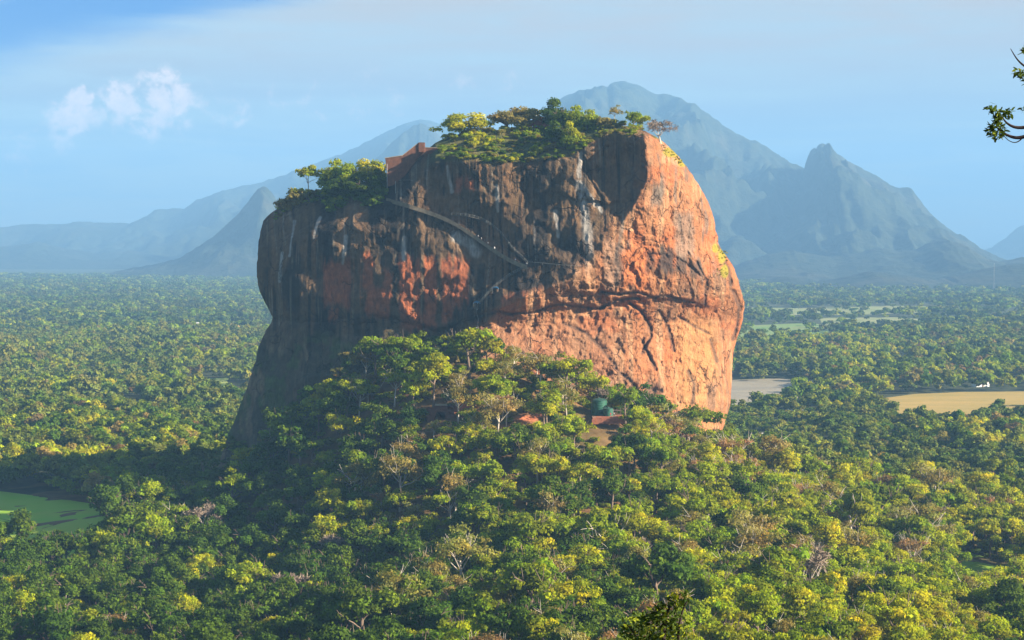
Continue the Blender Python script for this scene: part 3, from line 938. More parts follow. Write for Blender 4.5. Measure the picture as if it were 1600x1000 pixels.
def crown_mesh(name, seed, lobes, rad, cz, lobe_r, per, size, fill=0.35, flat=0.8, tone=(0.6, 1.35), low_cut=-0.5):
    rg = np.random.default_rng(seed)
    V, Fc, T = [], [], []
    base = 0
    nb_ = max(4, int(lobes / 3.6))
    ends = []
    for i in range(nb_):
        for _ in range(30):
            d = rg.normal(size=3); d /= np.linalg.norm(d)
            if d[2] > low_cut * 0.7: break
        ends.append(d * np.array(rad) * np.array((1, 1, 0.88)) * rg.uniform(0.5, 1.08))
    for i in range(lobes):
        e_ = ends[i % nb_]
        c = e_ * (1.0 if i < nb_ else rg.uniform(0.35, 1.05)) + rg.normal(size=3) * np.array((1, 1, .7)) * lobe_r[1] * (0.25 if i < nb_ else 0.55) + np.array((0, 0, cz))
        r = rg.uniform(*lobe_r)
        k = int(per * (r / lobe_r[1]) ** 2) + 6
        dd = rg.normal(size=(k, 3)); dd /= np.linalg.norm(dd, axis=1, keepdims=True)
        dd[:, 2] = np.where(dd[:, 2] < -0.35, -dd[:, 2] * 0.6, dd[:, 2])
        rr = np.where(rg.uniform(size=k) < fill, rg.uniform(0.3, 0.85, k), rg.uniform(0.85, 1.12, k))
        pos = c + dd * (r * rr)[:, None] * np.array((1, 1, flat))
        nrm = dd * 1.0 + rg.normal(size=(k, 3)) * 0.55 + np.array((0, 0, 0.25))
        nrm /= np.linalg.norm(nrm, axis=1, keepdims=True)
        v, f = leaf_quads(pos, nrm, size, rg)
        V.append(v); Fc.append(f + base); base += len(v)
        lt = rg.uniform(*tone)
        hue = rg.uniform(0.85, 1.2)
        tcol = np.stack([np.full(k, lt * hue), np.full(k, lt), np.full(k, lt * rg.uniform(0.7, 1.1))], 1) * rg.uniform(0.75, 1.25, k)[:, None]
        T.append(np.repeat(tcol, 4, 0))
    me = mesh_np(name, np.concatenate(V), np.concatenate(Fc), smooth=False)
    vcol(me, np.concatenate(T))
    return me


def limb_bm(bm, rg, p, d, ln, r, depth, seg=5, spread=0.7, up=0.25, tips=None):
    pts = [p]; rad = [r]
    q = p.copy(); dd = d.copy()
    for i in range(3):
        dd = (dd + Vector(rg.normal(size=3)) * 0.16 + Vector((0, 0, up * 0.35))).normalized()
        q = q + dd * ln / 3
        pts.append(q.copy()); rad.append(r * (1 - 0.17 * (i + 1)))
    bm_tube(bm, pts, rad, seg, cap=False)
    if depth == 0:
        if tips is not None: tips.append(q.copy())
        return
    for k in range(2 if depth > 1 else 3):
        nd_ = (dd + Vector(rg.normal(size=3)) * spread + Vector((0, 0, up))).normalized()
        limb_bm(bm, rg, q.copy(), nd_, ln * rg.uniform(0.62, 0.85), r * 0.5, depth - 1, max(3, seg - 1), spread, up, tips)


def trunk_mesh(name, seed, h, r, mat_pale=False, limbs=4, reach=3.2):
    rg = np.random.default_rng(seed)
    bm = bmesh.new()
    lean = Vector((rg.uniform(-.6, .6), rg.uniform(-.6, .6), 0))
    p = [Vector((0, 0, -1.5)), Vector((0, 0, 0.0)), lean * 0.3 + Vector((0, 0, h * 0.5)), lean + Vector((0, 0, h))]
    bm_tube(bm, p, [r * 1.5, r * 1.2, r * 0.9, r * 0.7], 8)
    for k in range(limbs):
        a = 2 * math.pi * (k + rg.uniform(-.3, .3)) / limbs
        st = p[2].lerp(p[3], rg.uniform(0.3, 1.0))
        limb_bm(bm, rg, st, Vector((math.cos(a), math.sin(a), rg.uniform(0.5, 1.1))).normalized(), reach, r * 0.5, 1, 5)
    return bm_mesh(name, bm, True)


def bare_meshes(seed, h=9.0, r=0.28, depth=4, spread=0.55, twigs=900, tw=0.06):
    """leafless tree: stem and the fine brush of twigs"""
    rg = np.random.default_rng(seed)
    bm = bmesh.new(); tips = []
    top = Vector((rg.uniform(-.8, .8), rg.uniform(-.8, .8), h * 0.34))
    bm_tube(bm, [Vector((0, 0, -1.5)), Vector((0, 0, 0)), top], [r * 1.4, r * 1.15, r * 0.85], 8)
    for k in range(4):
        a = 2 * math.pi * (k + rg.uniform(-.3, .3)) / 4
        limb_bm(bm, rg, top.copy(), Vector((math.cos(a) * 0.7, math.sin(a) * 0.7, rg.uniform(0.6, 1.2))).normalized(), h * 0.27, r * 0.6, depth - 1, 6, spread, 0.18, tips)
    tr = bm_mesh('trunk', bm, True)
    V = []
    tips = np.array([tuple(v) for v in tips])
    n = twigs
    o_ = tips[rg.integers(0, len(tips), n)] + rg.normal(size=(n, 3)) * 0.25
    d = rg.normal(size=(n, 3)) + np.array((0, 0, 0.35)); d /= np.linalg.norm(d, axis=1, keepdims=True)
    L_ = rg.uniform(0.7, 1.7, n)[:, None]
    s_ = np.cross(d, rg.normal(size=(n, 3))); s_ /= np.linalg.norm(s_, axis=1, keepdims=True); s_ *= tw
    mid = o_ + d * L_ * 0.55 + rg.normal(size=(n, 3)) * 0.1
    v = np.stack([o_ - s_, o_ + s_, mid + s_ * 0.7, o_ + d * L_], 1).reshape(-1, 3)
    cm_ = mesh_np('crown', v, np.arange(n * 4).reshape(n, 4), smooth=False)
    tn = np.repeat(rg.uniform(0.7, 1.3, (n, 1)) * np.ones((1, 3)), 4, 0)
    vcol(cm_, tn)
    return cm_, tr


# one crown + trunk of each habit; every tree in the picture reuses these meshes
HAB = {}      # kind -> list of (crown mesh, crown material, trunk mesh, trunk material, height)
HAB['green'] = [(crown_mesh('crown_green', 100 + i, 40, (4.9, 4.9, 3.6), 7.2, (0.6, 1.7), 130, 0.44, 0.5), 'green', trunk_mesh('trunk', 200 + i, 6.5, 0.3), 'bark', 12) for i in range(4)]
HAB['yellowgreen'] = [(crown_mesh('crown_yellow_green', 110 + i, 40, (4.6, 4.6, 4.0), 7.0, (0.6, 1.6), 125, 0.42, 0.5), 'yellowgreen', trunk_mesh('trunk', 210 + i, 6.3, 0.26), 'bark', 12) for i in range(4)]
HAB['dark'] = [(crown_mesh('crown_dark', 120 + i, 44, (4.6, 4.6, 4.6), 7.4, (0.7, 1.8), 130, 0.46, 0.45), 'dark', trunk_mesh('trunk', 220 + i, 6.5, 0.32), 'bark', 13) for i in range(3)]
HAB['olive'] = [(crown_mesh('crown_olive', 130 + i, 26, (4.8, 4.8, 3.4), 7.4, (0.9, 1.9), 120, 0.36, 0.5), 'olive', trunk_mesh('trunk', 230 + i, 6.6, 0.22, limbs=5, reach=3.6), 'palebark', 11) for i in range(3)]
HAB['brown'] = [(crown_mesh('crown_brown', 140 + i, 22, (4.6, 4.6, 3.4), 7.4, (0.9, 1.9), 110, 0.32, 0.6), 'brown', trunk_mesh('trunk', 240 + i, 6.6, 0.22, limbs=6, reach=3.8), 'palebark', 11) for i in range(3)]
HAB['bare'] = [(bm_[0], 'twig', bm_[1], 'palebark', 10) for bm_ in (bare_meshes(151), bare_meshes(157), bare_meshes(163, 10, 0.3))]
HAB['flat'] = [(crown_mesh('crown_flat', 170 + i, 22, (5.4, 5.4, 1.3), 7.8, (1.0, 1.8), 110, 0.55, 0.3, 0.6), 'green', trunk_mesh('trunk', 270 + i, 6.4, 0.25, limbs=5, reach=4.0), 'palebark', 10) for i in range(2)]
HAB['squat'] = [(crown_mesh('crown_squat', 175 + i, 32, (4.4, 4.4, 3.2), 3.9, (1.1, 2.1), 230, 0.45, low_cut=-0.85), k_, trunk_mesh('trunk', 275 + i, 3.6, 0.3, limbs=5, reach=2.6), 'bark', 9) for i, k_ in enumerate(('green', 'dark', 'olive', 'yellowgreen'))]
HAB['bush'] = [(crown_mesh('crown_bush', 180 + i, 16, (2.6, 2.6, 1.5), 1.9, (0.8, 1.5), 110, 0.45, 0.3, 0.85), k_, trunk_mesh('trunk', 280 + i, 1.6, 0.12, limbs=4, reach=1.2), 'bark', 4) for i, k_ in enumerate(('green', 'yellowgreen', 'dark', 'olive'))]
WORDS = {'green': 'mid green tree', 'yellowgreen': 'yellow-green bushy tree', 'dark': 'dark green dense tree', 'olive': 'olive thin-leaved tree',
         'brown': 'pinkish brown tree', 'bare': 'pale leafless tree', 'flat': 'flat-topped green tree'}
NAMES = {'bare': 'bare_tree', 'bush': 'shrub'}


def make_tree(kind, var, loc, rz, sc_, name=None, mats=None):
    cme, cm_, tme, tm_, h = HAB[kind][var % len(HAB[kind])]
    r_ = empty(name or NAMES.get(kind, 'tree'), loc, rz, sc_)
    for nm, me_, mt in (('crown', cme, cm_), ('trunk', tme, tm_)):
        if not me_.materials:
            me_.materials.append(M[mt])
        c_ = bpy.data.objects.new(nm, me_)
        COL.objects.link(c_)
        c_.parent = r_
    return r_


# ---- where the wood stands
def rock_blocked(x, y, z, margin=4.0):
    a, b_ = proj(x, y, z)
    inside = (b_ > 200) & (b_ < 848) & (a > _L(b_) - 6) & (a < _R(b_) + 6)
    return inside & (y > rock_depth(a, np.clip(b_, 200, 848), False) - margin) & (y < 1000)


def scatter(y0, y1, sp, wide=0.45, jitter=0.42):
    xs, ys = [], []
    row = 0
    y = y0
    while y < y1:
        hw = y * wide + 20
        x = np.arange(-hw, hw, sp) + (row % 2) * sp * 0.5
        xs.append(x + rng.uniform(-jitter, jitter, len(x)) * sp)
        ys.append(y + rng.uniform(-jitter, jitter, len(x)) * sp)
        y += sp * 0.87; row += 1
    x, y = np.concatenate(xs), np.concatenate(ys)
    z = terrain(x, y)
    return x, y, z


HOUSES = [(1532, 604, 16, 9, 5, 'roof', 'white house at the far edge of the tawny field'), (1178, 690, 18, 9, 4, 'roof', 'low pale roof among trees right of the cliff'), (1243, 641, 12, 8, 4, 'roof', 'small pale roof in the trees below the lake'),
          (255, 546, 26, 12, 5, 'roof', 'long white house in the forest left of the rock'), (300, 514, 24, 14, 8, 'roof', 'white house far left nearest the pale strip of sky haze'), (331, 546, 20, 12, 6, 'roof', 'white house in the forest close to the dark rock edge'), (160, 580, 12, 8, 4, 'rooftile', 'small house beside the yellowish clearing at left')]
CLEAR = [[*ground_at(h[0], h[1]), h[2] * 0.6 + 7] for h in HOUSES] + [[ground_at(h[0], h[1])[0], ground_at(h[0], h[1])[1] - 25, 16] for h in HOUSES] + [P(a, b_, d)[:2].tolist() + [r_] for a, b_, d, r_ in [(815, 668, 755, 7), (835, 655, 762, 7), (815, 678, 744, 6), (945, 655, 772, 12), (960, 655, 772, 10), (930, 655, 774, 9), (952, 690, 742, 9), (940, 697, 738, 8), (958, 704, 732, 7), (950, 668, 756, 10), (938, 668, 758, 8), (968, 668, 756, 8), (900, 640, 778, 6), (905, 625, 792, 7), (900, 640, 765, 5), (690, 652, 768, 7), (1085, 690, 812, 8)]]


def keep_out(x, y, z):
    k = rock_blocked(x, y, z)
    for nm_, p_ in FIELDS.items():
        k |= in_poly(x, y, p_) & (rng.uniform(size=np.shape(x)) > (0.16 if 'paddy' in nm_ else 0.012 if nm_ in ('tawny', 'lake') else 0))
    for cx, cy, cr in CLEAR:
        k |= np.hypot(x - cx, y - cy) < cr
    return k


hx, hy, hz = scatter(350, 900, 12.0, 0.43)
ok = ~keep_out(hx, hy, hz)
hx, hy, hz = hx[ok], hy[ok], hz[ok]
hpx, hpy = proj(hx, hy, hz + 7)
hscale = rng.uniform(0.75, 1.65, len(hx)) * np.where(rng.uniform(size=len(hx)) < 0.12, 1.3, 1.0)
hscale *= np.interp(hy, [400, 520, 700, 800], [1.0, 1.05, 1.2, 1.25])
# trees lean on the foot of the cliff: smaller there
hscale *= np.where(rock_blocked(hx, hy + 14, hz, 0), 0.72, 1.0)
hrot = rng.uniform(0, 6.283, len(hx))
hvar = rng.integers(0, 4, len(hx))
side = sstep(-70, 110, hx + 22 * fbm(hx / 30, hy / 30, 501, 2))
patch = 0.5 + 0.5 * fbm(hx / 28, hy / 28, 511, 3)
rnd = rng.uniform(size=len(hx))
kinds = np.full(len(hx), 'green', dtype=object)
kinds[rnd < 0.12 + 0.65 * side * sstep(0.25, 0.55, patch)] = 'yellowgreen'
bright = np.exp(-((hpx - 740) / 150) ** 2 - ((hpy - 620) / 80) ** 2)  # mound's sunlit look put into leaf colour: lighter kinds favoured here
lowleft_shade = sstep(760, 480, hpx) * sstep(760, 850, hpy)
kinds[rnd > 0.93 - 0.50 * (1 - side) - 0.3 * lowleft_shade + 0.6 * bright] = 'dark'  # shade at left put into leaf colour: dark kinds favoured there
kinds[(kinds == 'green') & (rng.uniform(size=len(hx)) < 0.7 * bright)] = 'yellowgreen'
rnd2 = rng.uniform(size=len(hx))
mid = np.exp(-((hpx - 770) / 90) ** 2 - ((hpy - 610) / 45) ** 2)
kinds[rnd2 < 0.08 * (1 - lowleft_shade) + 0.6 * mid] = 'olive'
right_dry = np.exp(-((hpx - 1185) / 90) ** 2 - ((hpy - 740) / 60) ** 2) + np.exp(-((hpx - 1060) / 60) ** 2 - ((hpy - 660) / 40) ** 2)
kinds[(rnd2 > 0.975 + 0.02 * lowleft_shade - 0.45 * right_dry)] = 'brown'
kinds[(rnd2 > 0.45) & (rnd2 < 0.462)] = 'bare'
kinds[(rnd2 > 0.30) & (rnd2 < 0.34)] = 'flat'
# a few trees the photograph picks out
for ax, ay, kk, s_ in [(1180, 725, 'brown', 1.35), (1195, 822, 'brown', 1.1), (945, 590, 'bare', 1.3), (1030, 640, 'bare', 1.3), (990, 700, 'bare', .9), (565, 700, 'bare', 1.0), (530, 760, 'bare', 1.1), (870, 590, 'yellowgreen', 1.1), (680, 590, 'brown', 1.0), (845, 850, 'bare', 1.0), (1150, 905, 'bare', 1.0), (1275, 925, 'bare', 1.0),
                       (970, 845, 'bare', .9), (800, 985, 'olive', 1.2), (790, 600, 'olive', 1.5), (750, 590, 'yellowgreen', 1.4), (720, 600, 'olive', 1.4), (830, 590, 'olive', 1.4), (770, 575, 'yellowgreen', 1.3), (680, 570, 'green', 1.3), (905, 660, 'yellowgreen', 1.0), (620, 560, 'green', 1.1), (1330, 860, 'brown', 1.0), (1110, 715, 'yellowgreen', .6), (790, 760, 'yellowgreen', 1.1), (700, 760, 'yellowgreen', 1.2), (1160, 790, 'dark', 1.0)]:
    j = int(np.argmin((hpx - ax) ** 2 + (hpy - ay) ** 2))
    kinds[j] = kk; hscale[j] = s_
KH = {k: HAB[k][0][4] for k in HAB}

# how much of each crown shows: near ones first, on a coarse picture raster
order = np.argsort(hy)
GW, GH = 800, 500
zb = np.zeros((GH, GW), bool)
vis = np.zeros(len(hx))
yy_, xx_ = np.mgrid[0:GH, 0:GW]
for i in order:
    s_ = hscale[i]
    h_ = KH[kinds[i]] * s_
    cx_, cy_ = proj(hx[i], hy[i], hz[i] + h_ * 0.62)
    rx = 5.0 * s_ / hy[i] * F / 2; ry = h_ * 0.36 / hy[i] * F / 2
    cx_, cy_ = cx_ / 2, cy_ / 2
    x0, x1 = int(max(0, cx_ - rx)), int(min(GW, cx_ + rx + 1)); y0, y1 = int(max(0, cy_ - ry)), int(min(GH, cy_ + ry + 1))
    if x1 <= x0 or y1 <= y0: continue
    e = ((xx_[y0:y1, x0:x1] - cx_) / rx) ** 2 + ((yy_[y0:y1, x0:x1] - cy_) / ry) ** 2 < 1
    sub = zb[y0:y1, x0:x1]
    vis[i] = np.count_nonzero(e & ~sub)
    sub |= e
N_TREES = 280
chosen = np.argsort(-vis)[:N_TREES]
is_ind = np.zeros(len(hx), bool)
is_ind[chosen] = vis[chosen] > 0

ROWS = [(-1, 700, "by the rock's foot"), (700, 800, 'on the upper slope'), (800, 905, 'on the lower slope'), (905, 2000, 'at the bottom edge')]
COLS = [(-999, 170, 'under the left meadow'), (170, 340, "left of the rock"), (340, 520, "below the dark rock edge"), (520, 690, 'below the orange streaks'), (690, 860, 'below the red earth'),
        (860, 1010, 'below the green tanks'), (1010, 1160, 'below the sunlit cliff'), (1160, 1350, 'below the pale lake'), (1350, 1480, 'below the tawny field'), (1480, 3000, 'near the right edge')]
ORD = ['leftmost', 'second from left', 'third from left', 'fourth from left', 'fifth from left', 'sixth from left', 'seventh from left', 'eighth from left', 'ninth from left', 'tenth from left', 'eleventh from left', 'twelfth from left', 'thirteenth from left', 'fourteenth from left', 'fifteenth from left']
cells = {}
for i in np.nonzero(is_ind)[0]:
    r_ = next(k for k, q in enumerate(ROWS) if q[0] <= hpy[i] < q[1])
    c_ = next(k for k, q in enumerate(COLS) if q[0] <= hpx[i] < q[1])
    cells.setdefault((r_, c_, kinds[i]), []).append(i)
for (r_, c_, kk), mem in cells.items():
    mem.sort(key=lambda i: hpx[i])
    for k, i in enumerate(mem):
        which = 'only' if len(mem) == 1 else ORD[min(k, 14)] if k < len(mem) - 1 or len(mem) > 15 else 'rightmost'
        o_ = make_tree(kk, int(hvar[i]), (hx[i], hy[i], hz[i]), hrot[i], hscale[i])
        tag(o_, f"{which} {WORDS[kk]} {ROWS[r_][2]} {COLS[c_][2]}", 'tree', 'trees on the wooded slope below the rock')

# ---- the rest of the wood, to the hills: one mass
protos = bpy.data.collections.new('tree_forms')
PIDX = []
def proto(name, me_, mat, tme=None, tmat=None):
    if not me_.materials: me_.materials.append(M[mat])
    o_ = bpy.data.objects.new(f'form_{len(PIDX):03d}', me_)
    protos.objects.link(o_)
    PIDX.append(name)
    return len(PIDX) - 1


def joined(cme, cmat, tme, tmat):
    """crown and trunk in one mesh with two materials"""
    bm = bmesh.new()
    bm.from_mesh(cme)
    n0 = len(bm.faces)
    bm.from_mesh(tme)
    bm.faces.ensure_lookup_table()
    for f_ in bm.faces[n0:]: f_.material_index = 1
    me_ = bpy.data.meshes.new('form')
    bm.to_mesh(me_); bm.free()
    me_.materials.append(M[cmat]); me_.materials.append(M[tmat])
    return me_


near_ids = {}
for k, lst in HAB.items():
    near_ids[k] = [proto(k, joined(*h_[:4]), h_[1]) for h_ in lst]
mid_ids, far_ids, vfar_ids = [], [], []
for i, (mt, n_) in enumerate([('plain', 6), ('green', 3), ('dark', 4), ('dry', 1), ('olive', 1), ('yellowgreen', 1)]):
    for j in range(n_):
        sh = [((4.2, 4.2, 3.6), 8.0), ((3.4, 3.4, 4.6), 9.0), ((5.0, 5.0, 3.0), 7.5)][j % 3]
        mid_ids += [proto('mid', crown_mesh('crown_mid', 300 + i * 10 + j, 18, sh[0], sh[1], (1.4, 2.3), 44, 1.05, 0.15), mt)] * (2 if mt == 'plain' else 1)
        far_ids += [proto('far', crown_mesh('crown_far', 400 + i * 10 + j, 11, sh[0], sh[1] - .5, (1.6, 2.6), 18, 1.8, 0.05), mt)] * (2 if mt == 'plain' else 1)
        if j < 3:
            vfar_ids += [proto('vfar', crown_mesh('crown_vfar', 500 + i * 10 + j, 9, (9, 9, 3.2), 7.0, (2.4, 4.0), 12, 3.4, 0.0), 'farleaf' if mt in ('plain', 'yellowgreen', 'olive', 'dry') else mt)] * (2 if mt == 'plain' else 1)
palm_v = []
px_l, py_l, pz_l, ps_l, pr_l, pi_l = [], [], [], [], [], []


def add_pts(x, y, z, s, ids):
    n = len(x)
    px_l.append(x); py_l.append(y); pz_l.append(z); ps_l.append(s); pr_l.append(rng.uniform(0, 6.283, n)); pi_l.append(ids)


rest = ~is_ind & (np.abs(hx) < hy * 0.43)
add_pts(hx[rest], hy[rest], hz[rest], hscale[rest], np.array([near_ids[k][v % len(near_ids[k])] for k, v in zip(kinds[rest], hvar[rest])]))
# undergrowth between the trunks
ux, uy, uz = scatter(350, 850, 6.8, 0.43)
ok = ~rock_blocked(ux, uy, uz, 1.0) & (uz > 1.5)
for p_ in FIELDS.values(): ok &= ~in_poly(ux, uy, p_)
for cx, cy, cr in CLEAR: ok &= np.hypot(ux - cx, uy - cy) > cr * 0.75
ux, uy, uz = ux[ok], uy[ok], uz[ok]
bid = np.array(near_ids['bush'])
add_pts(ux, uy, uz, rng.uniform(0.6, 1.3, len(ux)), bid[rng.choice(4, len(ux), p=[.45, .25, .15, .15])])
for (y0, y1, sp, ids, sc0, sc1) in [(900, 1500, 11.5, mid_ids, 0.6, 1.5), (1500, 2700, 14.5, far_ids, 0.6, 1.7), (2700, 5200, 25.0, vfar_ids, 0.5, 1.4), (5200, 8200, 36, vfar_ids, 0.7, 1.6)]:
    x, y, z = scatter(y0, y1, sp, 0.42)
    ok = ~keep_out(x, y, z)
    gapn = 0.5 + 0.5 * fbm(x / 110, y / 90, 601, 4)
    ok &= (rng.uniform(size=len(x)) < 0.97 - 0.55 * sstep(0.60, 0.75, gapn))
    bx_, by_ = proj(x, y, z)
    # open farmland strip in the right middle distance
    farm = sstep(1100, 1200, bx_) * sstep(470, 478, by_) * sstep(515, 500, by_)
    ok &= rng.uniform(size=len(x)) > 0.55 * farm
    x, y, z = x[ok], y[ok], z[ok]
    cl = 0.5 + 0.75 * fbm(x / 110, y / 150, 611, 4)
    pick = np.clip((np.clip(cl * 1.3 - 0.15 + rng.normal(size=len(x)) * 0.25, 0, 0.999) * len(ids)).astype(int), 0, len(ids) - 1)
    big = 0.62 + 0.85 * (0.5 + 0.5 * fbm(x / 130, y / 220, 621, 4))
    add_pts(x, y, z - 0.3, rng.uniform(sc0, sc1, len(x)) * big, np.array(ids)[pick])


def mass(name, X, Y, Z, S, RZ, IDX, tilt=None):
    me_ = bpy.data.meshes.new(name)
    me_.vertices.add(len(X))
    me_.vertices.foreach_set('co', np.stack([X, Y, Z], -1).astype(np.float32).ravel())
    for nm, ty, ar in (('form_id', 'INT', IDX.astype(np.int32)), ('size', 'FLOAT', S.astype(np.float32)), ('turn', 'FLOAT', RZ.astype(np.float32))):
        a_ = me_.attributes.new(nm, ty, 'POINT')
        a_.data.foreach_set('value', ar)
    o_ = link(name, me_)
    ng = bpy.data.node_groups.new(name, 'GeometryNodeTree')
    ng.interface.new_socket('Geometry', in_out='INPUT', socket_type='NodeSocketGeometry')
    ng.interface.new_socket('Geometry', in_out='OUTPUT', socket_type='NodeSocketGeometry')
    N = ng.nodes; Lk = ng.links
    gi, go = N.new('NodeGroupInput'), N.new('NodeGroupOutput')
    iop = N.new('GeometryNodeInstanceOnPoints')
    ci = N.new('GeometryNodeCollectionInfo')
    ci.inputs['Collection'].default_value = protos
    ci.inputs['Separate Children'].default_value = True
    ci.inputs['Reset Children'].default_value = True
    def attr(nm, ty):
        a_ = N.new('GeometryNodeInputNamedAttribute'); a_.data_type = ty
        a_.inputs['Name'].default_value = nm
        return a_.outputs['Attribute']
    cx_ = N.new('ShaderNodeCombineXYZ')
    Lk.new(attr('turn', 'FLOAT'), cx_.inputs[2])
    Lk.new(gi.outputs[0], iop.inputs['Points'])
    Lk.new(ci.outputs[0], iop.inputs['Instance'])
    iop.inputs['Pick Instance'].default_value = True
    Lk.new(attr('form_id', 'INT'), iop.inputs['Instance Index'])
    Lk.new(cx_.outputs[0], iop.inputs['Rotation'])
    Lk.new(attr('size', 'FLOAT'), iop.inputs['Scale'])
    Lk.new(iop.outputs[0], go.inputs[0])
    md = o_.modifiers.new('spread', 'NODES')
    md.node_group = ng
    return tag(o_, kind='stuff')


mass('forest', *[np.concatenate(v) for v in (px_l, py_l, pz_l, ps_l, pr_l, pi_l)])
print('TREES', int(is_ind.sum()), 'rest', sum(len(v) for v in px_l))

# ================================================================== THINGS ON AND ROUND THE ROCK
def Q(a, b_, off=0.0):
    return Vector(P(a, b_, float(rock_depth(np.array(a, float), np.array(b_, float))) - off))


def brick_mat(name, c1, c2, mortar, scale=1.0):
    m, t, b, o = new_mat(name)
    tcn = t.add('ShaderNodeTexCoord')
    br = t.add('ShaderNodeTexBrick')
    br.inputs['Scale'].default_value = scale
    br.inputs['Mortar Size'].default_value = 0.03
    br.inputs['Color1'].default_value = (*c1, 1); br.inputs['Color2'].default_value = (*c2, 1); br.inputs['Mortar'].default_value = (*mortar, 1)
    t.link(t.mapping(tcn.outputs['Object'], rot=(math.pi / 2, 0, 0)), br.inputs['Vector'])
    n = t.noise(tcn.outputs['Object'], 0.5, 6, 0.65)
    t.link(t.mix(1.0, br.outputs['Color'], t.mix(t.maprange(n, 0.3, 0.7), (0.55, 0.55, 0.55), (1.3, 1.2, 1.1)), 'MULTIPLY'), b.inputs['Base Color'])
    b.inputs['Roughness'].default_value = 0.9
    return m


M['brick'] = brick_mat('old_brick', (0.22, 0.085, 0.05), (0.16, 0.07, 0.045), (0.13, 0.09, 0.07), 1.2)
M['redbrick'] = brick_mat('red_brick', (0.42, 0.14, 0.075), (0.34, 0.11, 0.06), (0.28, 0.17, 0.12), 1.2)
M['coping'] = plain_mat('worn_coping', (0.34, 0.27, 0.20), 0.9, 0.3)
M['plaster'] = plain_mat('old_plaster', (0.19, 0.15, 0.10), 0.9, 0.35, 0.6)
M['walk'] = plain_mat('walkway_stone', (0.12, 0.095, 0.07), 0.9, 0.3, 0.8)
M['steel'] = plain_mat('painted_steel', (0.26, 0.26, 0.24), 0.55, 0.2, 2.0, 0.0, 0.4)
M['tread'] = plain_mat('stair_tread', (0.095, 0.085, 0.07), 0.7, 0.25, 2.0)
M['timber'] = plain_mat('timber_deck', (0.42, 0.28, 0.14), 0.8, 0.25, 2.0)
M['tank'] = plain_mat('tank_green', (0.025, 0.10, 0.065), 0.4, 0.15, 0.7, 0.0, 0.45)
M['tanklid'] = plain_mat('tank_lid', (0.022, 0.07, 0.055), 0.45, 0.15, 0.7, 0.0, 0.4)
M['tarp'] = plain_mat('blue_tarp', (0.03, 0.13, 0.27), 0.6, 0.2, 1.0)
M['white'] = plain_mat('white_wash', (0.78, 0.77, 0.74), 0.8, 0.08, 0.5)
M['roof'] = plain_mat('grey_roof', (0.45, 0.42, 0.40), 0.7, 0.2, 0.5)
M['rooftile'] = plain_mat('tile_roof', (0.40, 0.20, 0.13), 0.8, 0.25, 0.5)
M['glassdark'] = plain_mat('dark_window', (0.03, 0.035, 0.04), 0.3, 0.1, 1.0, 0.0, 0.5)
M['skin'] = plain_mat('skin', (0.24, 0.125, 0.08), 0.6, 0.08)
M['hair'] = plain_mat('hair', (0.015, 0.012, 0.011), 0.6, 0.1)


def prism(name, pts, depth0, thick, mat, parent=None, origin=None):
    """upright slab with the outline pts (pixels) at depth depth0, thick metres deep"""
    bm = bmesh.new()
    og = Vector(origin) if origin is not None else Vector((0, 0, 0))
    f_ = [bm.verts.new(Vector(P(a, b_, depth0)) - og) for a, b_ in pts]
    k_ = [bm.verts.new(v.co + Vector((0, thick, 0))) for v in f_]
    bm.faces.new(f_); bm.faces.new(k_[::-1])
    n = len(f_)
    for i in range(n):
        bm.faces.new((f_[i], f_[(i + 1) % n], k_[(i + 1) % n], k_[i]))
    bmesh.ops.triangulate(bm, faces=[q for q in bm.faces if len(q.verts) > 4])
    return link(name, bm_mesh(name, bm), mat, parent)


def ribbon(pts, w_, h_, side=Vector((0, -1, 0))):
    """bar of width w_ (towards the viewer) and height h_ along a line of points"""
    bm = bmesh.new()
    rings = []
    for p in pts:
        p = Vector(p)
        rings.append([bm.verts.new(p + side * a + Vector((0, 0, c))) for a, c in ((0, 0), (w_, 0), (w_, h_), (0, h_))])
    for r0, r1 in zip(rings, rings[1:]):
        for k in range(4):
            bm.faces.new((r0[k], r0[(k + 1) % 4], r1[(k + 1) % 4], r1[k]))
    bm.faces.new(rings[0]); bm.faces.new(rings[-1][::-1])
    return bm


def along(pix, n, off=0.0):
    a = np.array(pix, float)
    s = np.concatenate([[0], np.cumsum(np.hypot(*np.diff(a, axis=0).T))])
    q = np.linspace(0, s[-1], n)
    return [Q(np.interp(v, s, a[:, 0]), np.interp(v, s, a[:, 1]), off) for v in q]


def smooth_line(pts, k=3):
    pts = [Vector(p) for p in pts]
    for _ in range(k):
        pts = [pts[0]] + [(pts[i - 1] + pts[i] * 2 + pts[i + 1]) / 4 for i in range(1, len(pts) - 1)] + [pts[-1]]
    return pts


# brick gate walls at the head of the stairs
yw = float(min(rock_depth(np.array([606., 630., 655., 615.]), np.array([286., 270., 240., 288.])))) - 1.0
g = empty('brick_wall', P(630, 286, yw)); g_o = g.location.copy()
tag(g, 'tall stepped reddish brown brick wall standing above the head of the cliff stairs', 'wall', 'brick walls on the rock')
prism('wall', [(602, 247), (629, 243), (654, 223.5), (654, 246), (640, 265), (622, 288), (606, 291), (604, 270)], yw, 3.0, M['brick'], g, g_o)
prism('pier', [(654.2, 222.5), (663.5, 222.5), (664, 237), (654.2, 246)], yw - 0.5, 4.0, M['brick'], g, g_o)
bm = ribbon([Vector(P(a, b_, yw - 0.25)) - g_o for a, b_ in ((601, 247.5), (629, 243.3), (654, 223.5))], -3.4, 0.35)
link('coping', bm_mesh('coping', bm), M['coping'], g)
y2 = float(rock_depth(np.array(675.), np.array(238.))) - 1.0
g = empty('brick_wall', P(677, 238, y2)); g_o = g.location.copy()
tag(g, 'low brick wall running right from the tall stepped wall', 'wall', 'brick walls on the rock')
